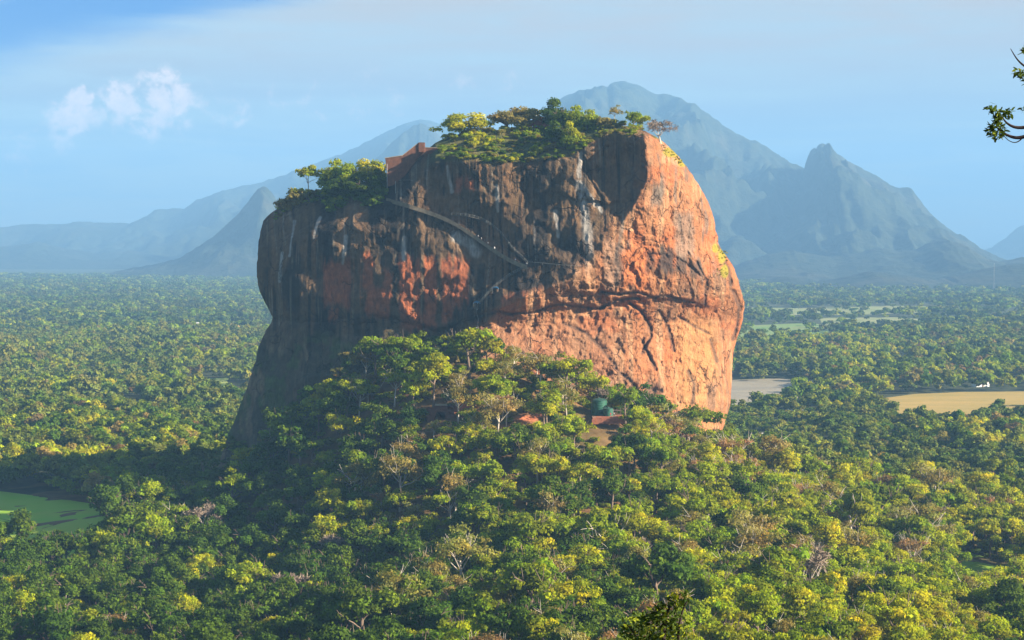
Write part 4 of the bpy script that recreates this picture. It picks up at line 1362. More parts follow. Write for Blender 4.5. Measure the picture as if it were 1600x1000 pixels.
prism('wall', [(664.4, 230.5), (690, 231.5), (700, 238), (664.4, 241)], y2, 1.5, M['brick'], g, g_o)
bm = ribbon([Vector(P(a, b_, y2 - 0.2)) - g_o for a, b_ in ((664.6, 230.5), (690, 231.5))], -1.9, 0.25)
link('coping', bm_mesh('coping', bm), M['coping'], g)

# red brick ruin on the summit
ys = float(rock_depth(np.array(838.), np.array(200.))) + 4
g = empty('brick_ruin', P(838, 199, ys)); g_o = g.location.copy()
tag(g, 'red brick ruin mound on the summit left of the big dark tree', 'ruin')
prism('lower_terrace', [(819, 198), (830, 190), (856, 190), (860, 200), (819, 202)], ys, 9.0, M['redbrick'], g, g_o)
prism('upper_terrace', [(829, 190), (835, 183.5), (850, 183), (856, 190)], ys + 2, 6.0, M['redbrick'], g, g_o)

# steel stairs hung from the head of the cliff
g = empty('metal_staircase', Q(612, 306)); g_o = g.location.copy()
tag(g, 'pale steel staircase with a timber landing below the stepped brick wall', 'staircase', 'stairs on the cliff')
for a, b0, b1 in ((605, 256, 307), (618, 283, 307)):
    p0 = Q(a, 300, 1.6)
    bm = bmesh.new()
    z0, z1 = P(a, b1, p0.y)[2], P(a, b0, p0.y)[2]
    bm_tube(bm, [Vector((p0.x, p0.y, z0 - .5)) - g_o, Vector((p0.x, p0.y, z1)) - g_o], 0.16, 6)
    link('post', bm_mesh('post', bm), M['steel'], g)
pl = Q(612, 285, 1.4)
bm = bmesh.new(); bm_box(bm, pl - g_o, Vector((4.4, 3.2, 0.25)))
link('landing', bm_mesh('landing', bm), M['timber'], g)
bm = bmesh.new()
for k in range(22):
    q = Q(608.5 + 0.28 * k, 286 + k * 0.95, 1.0)
    bm_box(bm, Vector((pl.x - 1.2 + k * 0.10, pl.y - 0.6 - 0.02 * k, q.z)) - g_o, Vector((1.8, 0.5, 0.07)))
link('flight', bm_mesh('flight', bm), M['tread'], g)
bm = bmesh.new()
for k in range(6):
    bm_tube(bm, [pl - g_o + Vector((-2.1 + k * .84, -1.5, 0)), pl - g_o + Vector((-2.1 + k * .84, -1.5, 1.1))], 0.05, 5)
bm_tube(bm, [pl - g_o + Vector((-2.2, -1.5, 1.1)), pl - g_o + Vector((2.2, -1.5, 1.1)), Q(640, 284, 1.2) - g_o + Vector((0, 0, 1.0)), Q(655, 288, 1.2) - g_o + Vector((0, 0, 1.0))], 0.06, 5)
link('railing', bm_mesh('railing', bm), M['steel'], g)

# the ledge walk with its plastered outer wall
LEDGE = [(604, 311), (640, 321), (680, 334), (712, 348), (745, 371), (775, 393), (805, 411), (823, 416)]
lp = smooth_line(along(LEDGE, 40, 0.0), 10)
g = empty('ledge_walk', lp[20]); g_o = g.location.copy()
tag(g, 'ledge path with a plastered outer wall slanting down across the dark rock face', 'path wall')
link('walkway', bm_mesh('walkway', ribbon([p - g_o + Vector((0, 2.5, -0.5)) for p in lp], 4.88, 0.5)), M['walk'], g)
link('parapet', bm_mesh('parapet', ribbon([p - g_o + Vector((0, -2.4, -1.6)) for p in lp], 0.5, 2.2)), M['plaster'], g)


def stairs(name, pix, n, label, posts=3, rail_mat='steel'):
    line = smooth_line(along(pix, n, 0.0), 6)
    g = empty(name, line[-1]); g_o = g.location.copy()
    tag(g, label, 'staircase', 'stairs on the cliff')
    bm = bmesh.new()
    for p in line:
        bm_box(bm, p - g_o + Vector((0, -0.5, 0)), Vector((0.75, 1.9, 0.10)))
    link('flight', bm_mesh('flight', bm), M['tread'], g)
    bm = bmesh.new()
    for i, p in enumerate(line):
        if i % posts == 0:
            bm_tube(bm, [p - g_o + Vector((0, -1.75, -0.1)), p - g_o + Vector((0, -1.75, 1.1))], 0.05, 5)
    bm_tube(bm, [p - g_o + Vector((0, -1.75, 1.1)) for p in line], 0.045, 5)
    bm_tube(bm, [p - g_o + Vector((0, -1.75, 0.55)) for p in line], 0.025, 5)
    link('railing', bm_mesh('railing', bm), M[rail_mat], g)
    bm = ribbon([p - g_o + Vector((0, -1.7, -0.25)) for p in line], 0.10, 0.28)
    link('stringer', bm_mesh('stringer', bm), M['tread'], g)
    return line


st_up = stairs('staircase', [(824, 411), (800, 388), (784, 366), (768, 352), (750, 342), (728, 337), (706, 336)], 64, 'railed stairs climbing from the ledge corner along the top of the path wall')
st_dn = stairs('staircase', [(820, 418), (800, 428), (782, 440), (768, 453), (756, 466), (746, 478)], 46, 'stairs dropping from the ledge corner to the lower cliff foot')
st_lo = stairs('staircase', [(746, 480), (744, 490), (748, 500), (746, 510), (749, 522)], 40, 'steep stairs crowded with climbers at the foot of the dark face')
hl = smooth_line(along([(826, 409), (850, 411), (880, 414), (908, 416)], 16, 0.9), 4)
g = empty('handrail', hl[0]); g_o = g.location.copy()
tag(g, 'thin handrail reaching right across the black face from the ledge corner', 'handrail')
bm = bmesh.new()
bm_tube(bm, [p - g_o for p in hl], 0.07, 5)
link('rail', bm_mesh('rail', bm), M['steel'], g)
for p in hl[::4]:
    bm = bmesh.new()
    bm_tube(bm, [p - g_o + Vector((0, 0.9, -1.0)), p - g_o], 0.05, 5)
    link('bracket', bm_mesh('bracket', bm), M['steel'], g)


def tarp(a, b_, w_, h_, label):
    c = Q(a, b_, 2.0)
    g = empty('tarp_shelter', c - Vector((0, 0, h_)))
    tag(g, label, 'shelter', 'blue tarps along the stairs')
    bm = bmesh.new()
    n = 8
    gr = [[bm.verts.new((w_ * (i / n - .5), 1.2 - 2.6 * j / 3, h_ - 0.9 * (2 * i / n - 1) ** 2 - 0.25 * j + 0.08 * math.sin(i * 2.1 + j))) for i in range(n + 1)] for j in range(4)]
    for j in range(3):
        for i in range(n):
            bm.faces.new((gr[j][i], gr[j][i + 1], gr[j + 1][i + 1], gr[j + 1][i]))
    bmesh.ops.solidify(bm, geom=list(bm.faces), thickness=0.03)
    link('cover', bm_mesh('cover', bm, True), M['tarp'], g)
    for s in (-1, 1):
        for yy in (0.9, -1.2):
            bm = bmesh.new()
            bm_tube(bm, [Vector((s * w_ * .42, yy, -0.3)), Vector((s * w_ * .42, yy, h_ - 0.8))], 0.05, 5)
            link('pole', bm_mesh('pole', bm), M['steel'], g)


tarp(774, 447, 3.6, 3.0, 'blue tarp shelter beside the stairs under the ledge corner')
tarp(745, 470, 3.8, 2.6, 'blue tarp shelter over the lowest stairs at the cliff foot')

# stone ruin on the slope
yr = 770.0
g = empty('ruined_wall', P(686, 655, yr)); g_o = g.location.copy()
tag(g, 'small broken brick wall with a pale top on the slope left of the red earth', 'ruin')
prism('wall', [(664, 640), (670, 636), (676, 638), (679, 634), (699, 634), (701, 641), (704, 632), (709, 634), (710, 660), (698, 660), (694, 644), (682, 644), (678, 660), (668, 660)], yr, 2.2, M['brick'], g, g_o)
prism('coping', [(679, 634), (680, 631.5), (698, 631.5), (699, 634)], yr - 0.3, 2.8, M['coping'], g, g_o)

# water tanks on their brick terrace
def tank(a, base_py, D, rad, h, label):
    c = Vector(P(a, base_py, D))
    g = empty('water_tank', c)
    tag(g, label, 'water tank', 'green water tanks')
    bm = bmesh.new()
    prof = [(rad, 0)]
    nr = 6
    for k in range(nr):
        z0 = h * (k + .15) / nr; z1 = h * (k + .85) / nr
        prof += [(rad, z0), (rad * 1.025, z0 + .08), (rad * 1.025, z1 - .08), (rad, z1)]
    prof += [(rad, h)]
    bm_lathe(bm, prof, (0, 0, 0), 40)
    link('body', bm_mesh('body', bm, False), M['tank'], g)
    bm = bmesh.new()
    bm_lathe(bm, [(rad * 1.04, h + .01), (rad * 1.04, h + .2), (rad * .8, h + rad * .16), (rad * .45, h + rad * .26), (0.55, h + rad * .3), (0.55, h + rad * .3 + .25), (0.02, h + rad * .3 + .3)], (0, 0, 0), 40)
    link('lid', bm_mesh('lid', bm, False), M['tanklid'], g)
    bm = bmesh.new()
    bm_tube(bm, [Vector((rad * 1.05, 0, 0)), Vector((rad * 1.05, 0, h * .9)), Vector((rad * .9, 0, h * .95))], 0.09, 6)
    link('pipe', bm_mesh('pipe', bm, True), M['steel'], g)


tank(936, 650, 779, 3.7, 7.6, 'large round dark green water tank behind the smaller one on the slope')
tank(950, 653, 773, 2.3, 4.4, 'smaller green water tank beside the person in red')
g = empty('brick_terrace', P(955, 655, 769)); g_o = g.location.copy()
tag(g, 'red brick terrace edge below the green water tanks', 'terrace')
prism('paving', [(926, 652.5), (974, 651.5), (974, 655), (926, 656)], 766.5, 14.0, M['redbrick'], g, g_o)
prism('edge_wall', [(925, 655.3), (975, 654.2), (976, 662), (925, 663)], 766.2, 0.8, M['redbrick'], g, g_o)
g = empty('plank_rail', P(965, 648, 774)); g_o = g.location.copy()
tag(g, 'dark low plank railing right of the smaller green tank', 'railing')
prism('plank', [(957, 640), (971, 640.5), (971, 642.2), (957, 641.6)], 775.5, 0.15, M['bark'], g, g_o)
prism('plank', [(957, 646), (971, 646.5), (971, 648.4), (957, 647.8)], 775.5, 0.15, M['bark'], g, g_o)
for a in (958, 964, 970):
    prism('post', [(a - .5, 638), (a + .5, 638), (a + .5, 653), (a - .5, 653)], 775.7, 0.3, M['bark'], g, g_o)


# ------------------------------------------------------------------ people
def person_mesh(stride):
    V, E, Rd = [], [], []
    def add(p, r_, par=None):
        V.append(p); Rd.append(r_)
        if par is not None: E.append((par, len(V) - 1))
        return len(V) - 1
    pel = add((0, 0, 0.95), 0.135)
    wst = add((0, 0, 1.10), 0.120, pel); ch = add((0, -0.01, 1.30), 0.150, wst); nk0 = add((0, 0, 1.44), 0.085, ch)
    nk = add((0, -0.01, 1.50), 0.052, nk0); hd = add((0, -0.015, 1.585), 0.085, nk); ht = add((0, -0.005, 1.68), 0.075, hd)
    add((0, -0.085, 1.575), 0.018, hd)
    for s in (-1, 1):
        f = stride * s
        hp = add((s * .09, 0, .90), .095, pel)
        kn = add((s * .10, -0.10 - .16 * f if f > 0 else .02, .50 + (.08 if f > 0 else 0)), .062, hp)
        an = add((s * .10, (-.10 if f > 0 else .10 * abs(f)), .09 + (.16 if f > 0 else 0)), .042, kn)
        add((s * .115, an and (-.24 if f > 0 else -.06), .04 + (.16 if f > 0 else 0)), .038, an)
        sh = add((s * .175, 0, 1.40), .062, nk0)
        el = add((s * .235, .05 + .10 * f, 1.14), .043, sh)
        wr = add((s * .245, -.08 + .14 * f, .92), .028, el)
        pm = add((s * .245, -.10 + .15 * f, .86), .030, wr)
        for k, (fx, ln) in enumerate(((-.024, .070), (-.008, .080), (.008, .076), (.024, .060))):
            a1 = add((s * .245, -.105 + .15 * f + fx, .82), .0095, pm)
            add((s * .240, -.110 + .15 * f + fx * 1.1, .82 - ln * .7), .0085, a1)
        add((s * .225, -.15 + .15 * f, .835), .0095, pm)
    me_ = bpy.data.meshes.new('skeleton')
    me_.from_pydata(V, E, [])
    o_ = bpy.data.objects.new('skeleton', me_)
    COL.objects.link(o_)
    sk = o_.modifiers.new('skin', 'SKIN')
    for i, r_ in enumerate(Rd):
        me_.skin_vertices[0].data[i].radius = (r_, r_ * (0.72 if i in (1, 2) else 1))
        me_.skin_vertices[0].data[i].use_root = (i == 0)
    sb = o_.modifiers.new('sub', 'SUBSURF'); sb.levels = 1; sb.render_levels = 1
    dg = bpy.context.evaluated_depsgraph_get()
    fin = bpy.data.meshes.new_from_object(o_.evaluated_get(dg))
    bpy.data.objects.remove(o_)
    fin.name = 'person'
    fin.materials.clear()
    for k in range(3): fin.materials.append(None)
    for p in fin.polygons:
        c = p.center
        p.use_smooth = True
        armx = abs(c.x) > 0.19
        p.material_index = 0 if c.z > 1.46 or (armx and c.z < 1.10) or c.z < .12 else (1 if c.z > .93 else 2)
    hb = bmesh.new()
    bmesh.ops.create_uvsphere(hb, u_segments=12, v_segments=8, radius=0.112, matrix=Matrix.Translation((0, .012, 1.665)) @ Matrix.Diagonal((.86, 1, .95, 1)))
    bmesh.ops.delete(hb, geom=[v for v in hb.verts if v.co.z < 1.60 or (v.co.y < -0.07 and v.co.z < 1.69)], context='VERTS')
    return fin, bm_mesh('hair', hb, True)


PM = [person_mesh(0.9), person_mesh(0.15), person_mesh(-0.7)]
CLOTH = {}
def cloth(c):
    if c not in CLOTH: CLOTH[c] = plain_mat('cloth', c, 0.85, 0.1, 8)
    return CLOTH[c]


W_, PK, RD, BL, OR, DKT, BR, GY_ = (.82, .80, .78), (.75, .42, .42), (.50, .05, .06), (.30, .42, .62), (.72, .17, .07), (.04, .045, .06), (.16, .09, .05), (.42, .42, .42)


def person(loc, rz, pose, shirt, trousers, label):
    base_, hair_ = PM[pose]
    me_ = base_.copy()
    for k, mt in enumerate((M['skin'], cloth(shirt), cloth(trousers))):
        me_.materials[k] = mt
    o_ = link('person', me_)
    o_.location = loc; o_.rotation_euler = (0, 0, rz)
    o_.scale = (1.15,) * 3
    h_ = bpy.data.objects.new('hair', hair_)
    COL.objects.link(h_)
    if not hair_.materials: hair_.materials.append(M['hair'])
    h_.parent = o_
    tag(o_, label, 'person', 'visitors on the rock')


def on_line(line, a):
    k = min(range(len(line)), key=lambda i: abs(float(proj(*line[i])[0]) - a))
    return line[k]


def on_line_y(line, b_):
    k = min(range(len(line)), key=lambda i: abs(float(proj(*line[i])[1]) - b_))
    return line[k]


up = Vector((0, -1.2, 0.0))
for a, sh, tr, lb, off in [(749, W_, DKT, 'person in white, left of a close pair on the ledge path', 0), (754.5, W_, BR, 'person in white, right of a close pair on the ledge path', 0), (762, GY_, DKT, 'person in grey just below the white-shirted pair on the ledge path', 0),
                           (774, W_, DKT, 'person in white halfway down the ledge path', 0), (772, W_, GY_, 'person in white leaning at the outer wall of the ledge path', -0.8), (804, BL, DKT, 'person in pale blue near the lower end of the ledge path', 0), (821, W_, DKT, 'person in white at the ledge corner where the stairs meet', 0)]:
    p = on_line(lp, a) + Vector((0, -0.6 + off, 0.02))
    person(p, math.pi * (0.75 if off == 0 else 0.1), 0 if off == 0 else 1, sh, tr, lb)
for b_, a, sh, tr, lb in [(478, 0, BL, DKT, 'person in pale blue under the lower blue tarp'), (488, .3, W_, DKT, 'person in white on the steep lowest stairs'), (494, -.3, PK, DKT, 'person in pink on the steep lowest stairs'), (508, .2, OR, BR, 'person in orange-red on the steep lowest stairs'),
                          (517, -1.0, W_, DKT, 'person in white, left of the orange-red shirt at the stair foot')]:
    p = on_line_y(st_lo if b_ > 479 else st_dn, b_) + Vector((a, -0.8, 0.08))
    person(p, math.pi, 0, sh, tr, lb)
st_foot = st_lo[-1]
for dx_, dz_, sh, lb in [(1.6, 0.0, W_, 'person in white with dark trousers, first of the queue at the stair foot'), (3.0, -.2, PK, 'person in pink in the queue at the stair foot'), (4.8, -.9, W_, 'person in white, last of the queue at the stair foot')]:
    person(st_foot + Vector((dx_, -2.0, dz_)), math.pi * .6, 1, sh, DKT, lb)
g = empty('stair_landing', st_foot); tag(g, 'stone landing with waiting people at the foot of the steep stairs', 'landing')
bm = ribbon([Vector((-2.5, 0.5, -0.5)), Vector((1.2, 0.3, -0.5)), Vector((2.2, 0.3, -0.5)), Vector((3.4, 0.2, -0.7)), Vector((4.2, 0.1, -1.4)), Vector((7.0, 0, -1.4))], 4.5, 0.48)
link('slab', bm_mesh('slab', bm), M['walk'], g)
bm = ribbon([Vector((-2.5, -3.9, -1.4)), Vector((7.0, -4.2, -2.2))], 0.35, 0.9)
link('edge_wall', bm_mesh('edge_wall', bm), M['coping'], g)
for a, b_, d, rz, ps, sh, tr, lb in [(954, 655, 768.0, .3, 1, RD, RD, 'person in red before the smaller green tank'), (959.5, 653.5, 769.5, -.6, 1, W_, DKT, 'person in white beside the person in red'),
                                     (901, 618, 793, .5, 1, W_, BR, 'person in white on the red path left of the tanks'), (908, 619, 793, -.4, 1, BR, DKT, 'person in brown on the red path left of the tanks')]:
    p = Vector(P(a, b_, d))
    if b_ < 640:
        p.z = float(terrain(p.x, p.y)) + 0.15
    else:
        p.z = float(P(a, 651.9, 766.5)[2]) + 0.12      # on the terrace
    person(p, rz, ps, sh, tr, lb)
for a, sh, lb in [(832, W_, 'person in white in front of the summit brick ruin'), (838, BL, 'person in pale blue in front of the summit brick ruin'), (850, PK, 'person in pink at the right end of the summit brick ruin'), (809, GY_, 'person in grey under the dry summit tree')]:
    person(Q(a, SKY_T(a) + 2.0, 0.3) + Vector((0, 0, 0.1)), 0.4, 1, sh, DKT, lb)


# ------------------------------------------------------------------ trees and scrub on the rock
def summit_tree(a, b_, kind, var, w_px, h_px, label, back=0.0, name=None, rz=0.0):
    d = float(rock_depth(np.array(a, float), np.array(b_, float))) + back
    s_px = d / F
    base = Vector(P(a, b_, d))
    h0 = KH[kind]; w0 = {'bush': 7.6, 'flat': 13.5, 'bare': 10.0, 'squat': 11.6}.get(kind, 12.4)
    sx = 1.3 * w_px * s_px / w0; sz = (1.12 if kind == 'squat' else 1.2) * h_px * s_px / h0
    if kind == 'squat': base = base - Vector((0, 0, 0.16 * h_px * s_px))
    o_ = make_tree(kind, var, base, rz, (sx, sx * 0.9, sz), name)
    tag(o_, label, 'tree' if kind != 'bush' else 'shrub', 'trees on the summit' if kind != 'bush' else 'shrubs on the rock')


summit_tree(724, 211, 'squat', 3, 66, 40, 'bright green spreading tree on the summit left of the dry tree', 3)
summit_tree(750, 206, 'bush', 0, 30, 18, 'small green shrub right of the bright spreading summit tree', 3)
summit_tree(792, 203, 'squat', 2, 80, 44, 'dry yellowish tree on the summit between green tree and ruin', 6)
summit_tree(868, 202, 'squat', 1, 50, 48, 'tallest dark green tree on the summit beside the brick ruin', 5)
summit_tree(893, 202, 'squat', 0, 48, 40, 'mid green tree in the middle of the dark summit clump', 4)
summit_tree(919, 204, 'squat', 0, 48, 36, 'sunlit tree at the right end of the dark summit clump', 2, rz=1.0)
summit_tree(893, 232, 'squat', 0, 38, 46, 'green tree hanging over the rim under the dark summit clump', -1, rz=2.0)
summit_tree(870, 224, 'squat', 1, 44, 34, 'dark low tree on the grassy slope below the tallest summit tree', 0, rz=1.5)
summit_tree(960, 195, 'olive', 1, 22, 24, 'thin feathery tree alone right of the summit clump', 3)
summit_tree(990, 196, 'bush', 0, 28, 19, 'dark green shrub on the summit edge above the sunlit corner', 1)
summit_tree(1004, 199, 'bush', 1, 26, 18, 'rounded yellow-green shrub above the sunlit corner', 0)
summit_tree(940, 201, 'bush', 3, 32, 17, 'olive shrub on the rim right of the summit clump', 1)
summit_tree(1032, 224, 'bare', 1, 40, 30, 'leafless shrub leaning out over the right shoulder', 1, 'bare_tree')
summit_tree(516, 301, 'squat', 0, 58, 56, 'tall flat-crowned tree on the left shoulder of the rock', 3)
summit_tree(482, 306, 'flat', 0, 36, 36, 'small flat-crowned tree left of the tall one on the shoulder', 1)
summit_tree(552, 296, 'squat', 3, 52, 50, 'sunlit yellow-green tree in the middle of the left shoulder', 2)
summit_tree(580, 292, 'squat', 3, 48, 50, 'yellow-green tree beside the stepped brick wall', 2, rz=2.5)
summit_tree(562, 304, 'squat', 1, 52, 32, 'dark bushy tree in front of the shoulder trees', -1)
summit_tree(592, 298, 'squat', 1, 36, 34, 'dark tree touching the foot of the stepped brick wall', 0, rz=2.2)
summit_tree(532, 308, 'squat', 1, 50, 28, 'dark spreading tree at the front of the left shoulder', -1, rz=1.1)
summit_tree(443, 333, 'squat', 2, 40, 34, 'dry olive tree at the far left edge of the rock', 2)
summit_tree(460, 321, 'bush', 3, 40, 24, 'olive shrub on the left edge below the shoulder trees', 1)
summit_tree(474, 312, 'bush', 1, 28, 16, 'yellowish shrub on the left shoulder edge', 1)

sx_, sy_, sz_, ss_, si_ = [], [], [], [], []
def scrub_patch(n, x0, x1, fy, ids, s0, s1, prob=None):
    for _ in range(n):
        a = rng.uniform(x0, x1)
        lo_, hi_ = fy(a)
        b_ = rng.uniform(lo_, hi_)
        p = Q(a, b_, -0.2)
        sx_.append(p.x); sy_.append(p.y); sz_.append(p.z - 0.3); ss_.append(rng.uniform(s0, s1)); si_.append(near_ids['bush'][rng.choice(ids)])


scrub_patch(120, 505, 602, lambda a: (float(SKY_T(a)) + 2, float(SKY_T(a)) + 30 + 8 * math.sin(a / 9)), [0, 2, 2, 2], 0.6, 1.2)
scrub_patch(200, 690, 925, lambda a: (float(SKY_T(a)) + 3, float(RIM_T(a)) + 4), [0, 0, 2, 3, 1], 0.35, 0.95)
scrub_patch(60, 690, 1005, lambda a: (float(SKY_T(a)) + 0.5, float(SKY_T(a)) + 4), [0, 1, 1, 3], 0.4, 0.9)
scrub_patch(60, 925, 1005, lambda a: (float(SKY_T(a)) + 1, float(RIM_T(a)) + 2), [0, 1, 3, 3], 0.25, 0.6)
scrub_patch(40, 430, 505, lambda a: (float(SKY_T(a)) + 2, float(SKY_T(a)) + 18), [0, 1, 3, 2], 0.3, 0.7)
scrub_patch(50, 1030, 1066, lambda a: (230 + (a - 1040) * 0.75, 240 + (a - 1040) * 0.8), [1, 3], 0.12, 0.28)
scrub_patch(40, 1118, 1136, lambda a: (390, 432), [0, 1, 3], 0.12, 0.3)
scrub_patch(150, 420, 690, lambda a: (float(np.interp(a, [400, 480, 560, 690], [690, 620, 545, 530])), float(np.interp(a, [400, 480, 560, 690], [740, 700, 670, 600]))), [0, 2, 2, 3], 0.7, 1.5)
scrub_patch(50, 350, 440, lambda a: (690, 750), [0, 2, 3], 0.6, 1.3)
n_ = len(sx_)
mass('undergrowth', np.array(sx_), np.array(sy_), np.array(sz_), np.array(ss_), rng.uniform(0, 6.28, n_), np.array(si_))


# ------------------------------------------------------------------ small far houses
def house(a, b_, w_, d_, h_, roofm, label, rz=0.3):
    x, y = ground_at(a, b_, 0.0)
    g = empty('house', (x, y, float(terrain(x, y)) - 0.1), rz)
    tag(g, label, 'house', 'far white houses in the trees')
    bm = bmesh.new(); bm_box(bm, Vector((0, 0, h_ / 2)), Vector((w_, d_, h_)))
    link('wall', bm_mesh('wall', bm), M['white'], g)
    bm = bmesh.new()
    q = [(-w_ / 2 - .5, -d_ / 2 - .5, h_ - .1), (w_ / 2 + .5, -d_ / 2 - .5, h_ - .1), (w_ / 2 + .5, d_ / 2 + .5, h_ - .1), (-w_ / 2 - .5, d_ / 2 + .5, h_ - .1), (-w_ / 2 - .5, 0, h_ + d_ * .3), (w_ / 2 + .5, 0, h_ + d_ * .3)]
    v = [bm.verts.new(c) for c in q]
    for f in ((0, 1, 5, 4), (2, 3, 4, 5), (1, 2, 5), (3, 0, 4), (3, 2, 1, 0)): bm.faces.new([v[i] for i in f])
    link('roof', bm_mesh('roof', bm), M[roofm], g)
    for k in (-1, 1):
        bm = bmesh.new(); bm_box(bm, Vector((k * w_ * .28, -d_ / 2 - .03, h_ * .55)), Vector((w_ * .16, .1, h_ * .35)))
        link('window', bm_mesh('window', bm), M['glassdark'], g)
    bm = bmesh.new(); bm_box(bm, Vector((0, -d_ / 2 - .03, h_ * .36)), Vector((w_ * .12, .1, h_ * .7)))
    link('door', bm_mesh('door', bm), M['bark'], g)
    return x, y


for a, b_, w_, d_, h_, rm, lb in HOUSES:
    house(a, b_, w_, d_, h_, rm, lb)

# pale telecom mast in front of the hills
mx, my = ground_at(1553, 455)
g = empty('radio_mast', (mx, my, 0)); tag(g, 'slender pale radio mast before the blue foothills', 'mast')
bm = bmesh.new()
for k in range(3):
    an = k * 2 * math.pi / 3
    bm_tube(bm, [Vector((2.4 * math.cos(an), 2.4 * math.sin(an), 0)), Vector((.5 * math.cos(an), .5 * math.sin(an), 85))], .16, 5)
for z in range(0, 84, 6):
    for k in range(3):
        r0 = 2.4 - 1.9 * z / 85; r1 = 2.4 - 1.9 * (z + 6) / 85
        a0 = k * 2 * math.pi / 3; a1 = (k + 1) * 2 * math.pi / 3
        bm_tube(bm, [Vector((r0 * math.cos(a0), r0 * math.sin(a0), z)), Vector((r1 * math.cos(a1), r1 * math.sin(a1), z + 6))], .07, 4)
link('lattice', bm_mesh('lattice', bm), M['steel'], g)
bm = bmesh.new(); bm_tube(bm, [Vector((0, 0, 84)), Vector((0, 0, 96))], .2, 5)
link('antenna', bm_mesh('antenna', bm), M['white'], g)

# ------------------------------------------------------------------ near tree and shrubs on the camera's own rock
M['nearleaf'] = leaf_mat('near_leaf', (0.050, 0.085, 0.014), (0.065, 0.10, 0.014), 0.35)
M['nearleaf2'] = leaf_mat('near_leaf_gold', (0.050, 0.080, 0.006), (0.06, 0.09, 0.008), 0.45)


def leaf_cluster(clusters, D, seed, size, per):
    rg = np.random.default_rng(seed)
    V, Fc, T = [], [], []
    nb = 0
    for a, b_, rpx, k in clusters:
        c = np.array(P(a, b_, D))
        rad = rpx * D / F
        n = int(per * k)
        off = rg.normal(size=(n, 3)); off /= np.linalg.norm(off, axis=1, keepdims=True)
        pos = c + off * (rad * rg.uniform(0.1, 1, n)[:, None] ** 0.6)
        nr = rg.normal(size=(n, 3)) + np.array((0, 0, .8)); nr /= np.linalg.norm(nr, axis=1, keepdims=True)
        dr = rg.normal(size=(n, 3)) + np.array((-.2, 0, -.5)); dr -= nr * (dr * nr).sum(1, keepdims=True); dr /= np.linalg.norm(dr, axis=1, keepdims=True)
        sd = np.cross(nr, dr)
        L_ = (size * rg.uniform(.6, 1.3, n))[:, None]
        w2 = L_ * .19
        v = np.stack([pos, pos + dr * L_ * .35 + sd * w2 - nr * L_ * .03, pos + dr * L_ * .72 + sd * w2 * .75 - nr * L_ * .07, pos + dr * L_ - nr * L_ * .16,
                      pos + dr * L_ * .72 - sd * w2 * .75 - nr * L_ * .07, pos + dr * L_ * .35 - sd * w2 - nr * L_ * .03], 1)
        V.append(v.reshape(-1, 3)); Fc.append(np.arange(n * 6).reshape(n, 6) + nb); nb += n * 6
        tn = rg.uniform(.55, 1.4, (n, 1)) * np.ones((1, 3))
        gold = rg.uniform(size=n) < .16
        tn[gold] = np.array((3.6, 2.6, 1.0))
        T.append(np.repeat(tn, 6, 0))
    V = np.concatenate(V)
    return V, np.concatenate(Fc), np.concatenate(T)


def near_plant(name, label, cat, D, base, stems, clusters, leaf, per, seed, r0=0.05, mat='nearleaf', trunk=None):
    bx_, by_ = base
    bz = float(terrain(bx_, by_))
    g = empty(name, (bx_, by_, bz)); g_o = g.location.copy()
    tag(g, label, cat)
    if trunk:
        bm = bmesh.new()
        bm_tube(bm, smooth_line([Vector((bx_, by_, bz - .4))] + [Vector(p) for p in trunk], 1), [r * 1.0 for r in np.linspace(.20, .07, len(trunk) + 1)], 10)
        me_ = bm_mesh('trunk', bm, True); me_.transform(Matrix.Translation(-g_o))
        link('trunk', me_, M['blackbark'], g)
    for pts, ra, rb in stems:
        q = []
        for p in pts:
            q.append(Vector(p) if len(p) == 3 else Vector(P(p[0], p[1], D)))
        dense = []
        for i in range(len(q) - 1):
            for k in range(4): dense.append(q[i].lerp(q[i + 1], k / 4))
        dense.append(q[-1])
        dense = smooth_line(dense, 5)
        bm = bmesh.new()
        bm_tube(bm, dense, list(np.linspace(ra, rb, len(dense))), 6)
        me_ = bm_mesh('branch', bm, True); me_.transform(Matrix.Translation(-g_o))
        link('branch', me_, M['blackbark'], g)
    V, Fc, T = leaf_cluster(clusters, D, seed, leaf, per)
    me_ = mesh_np('foliage', V - np.array(g_o), Fc, smooth=False)
    vcol(me_, T)
    link('foliage', me_, M[mat], g)


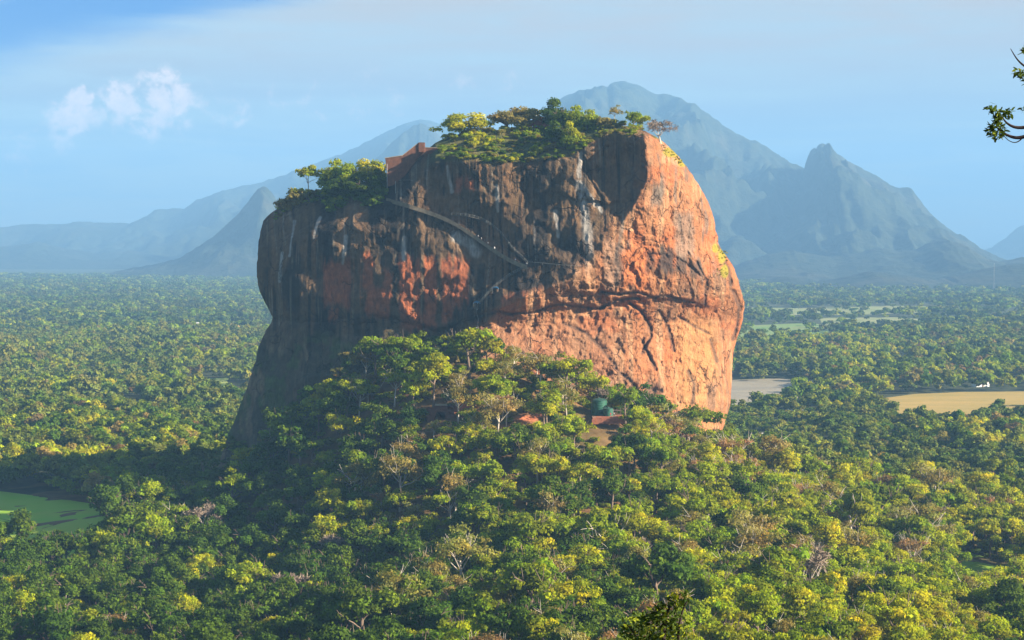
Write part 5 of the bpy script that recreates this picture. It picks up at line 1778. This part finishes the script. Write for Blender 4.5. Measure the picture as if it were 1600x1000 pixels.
tb = (7.4, 15.0)
tz = float(terrain(*tb))
TK = [(7.3, 14.9, tz + 1.6), (7.0, 14.6, 148.6), (6.6, 14.2, 150.6), (6.3, 14.0, 152.4), (6.2, 14.0, 153.6)]
near_plant('tree', 'near tree whose thin curved twigs and small leaves reach in from the right', 'tree', 14.0, tb,
           [([TK[2], (1690, 190), (1640, 190), (1600, 200.5), (1582, 199), (1570, 190), (1566, 182)], .028, .004),
            ([TK[2], (1680, 225), (1630, 205), (1604, 213), (1588, 216.5), (1572, 211), (1562, 203), (1555, 197)], .028, .004),
            ([(1600, 212), (1594, 220), (1585, 224), (1574, 219), (1566, 209)], .006, .003),
            ([TK[4], (1660, 120), (1620, 112), (1600, 104), (1588, 92), (1579, 76)], .022, .003),
            ([(1620, 112), (1602, 118), (1590, 117), (1584, 119)], .006, .003),
            ([TK[4], (1680, 60), (1640, 78), (1606, 78), (1597, 78)], .014, .003)],
           [(1562, 178, 11, 1.3), (1555, 172, 9, .8), (1573, 176, 7, .8), (1548, 168, 5, .3), (1558, 190, 8, .8), (1564, 200, 9, .9), (1551, 200, 7, .6), (1546, 206, 6, .4), (1556, 211, 6, .5), (1566, 208, 7, .8), (1592, 114, 9, .9), (1600, 118, 6, .5), (1599, 78, 6, .6), (1603, 84, 6, .4), (1598, 170, 4, .3), (1602, 128, 6, .4),
            (1650, 190, 30, 3), (1650, 110, 30, 3), (1640, 210, 16, 1.5)],
           0.055, 34, 5, mat='nearleaf', trunk=TK)
sb_ = (2.2, 22.0)
sbz = float(terrain(*sb_))
S0 = (2.2, 22.0, sbz + .3)
near_plant('shrub', 'dark near shrub with golden leaf tips poking up at the bottom edge', 'shrub', 22.0, sb_,
           [([S0, (1040, 1120), (1035, 1020), (1038, 965), (1052, 935), (1066, 926)], .05, .006), ([S0, (1010, 1120), (1005, 1020), (990, 985), (975, 972)], .04, .006), ([S0, (1060, 1120), (1058, 1010), (1062, 960), (1078, 932)], .04, .006)],
           [(1030, 985, 34, 7), (1000, 992, 26, 4.5), (980, 985, 14, 1.5), (1045, 960, 22, 4), (1030, 955, 16, 2.2), (1058, 940, 14, 2), (1072, 931, 9, .9), (1050, 930, 8, .6), (1060, 985, 24, 3.5), (1020, 965, 14, 1.6), (1000, 968, 12, 1.0), (1020, 1040, 60, 12), (1080, 1040, 40, 5)],
           0.085, 34, 8)

# ================================================================== HAZE
bm = bmesh.new()
bm_box(bm, Vector((0, 9000, (HAZE_TOP - 3) / 2)), (29000, 22000, HAZE_TOP + 3))
hm = bm_mesh('haze', bm)
m = bpy.data.materials.new('haze_air')
m.use_nodes = True
m.node_tree.nodes.clear()
t = NT(m.node_tree)
o = t.add('ShaderNodeOutputMaterial')
pv = t.add('ShaderNodeVolumePrincipled')
pv.inputs['Color'].default_value = (0.25, 0.52, 0.89, 1)
pv.inputs['Density'].default_value = HAZE_DENSITY
pv.inputs['Anisotropy'].default_value = 0.0
t.link(pv.outputs[0], o.inputs['Volume'])
tag(link('haze', hm, m), kind='stuff')
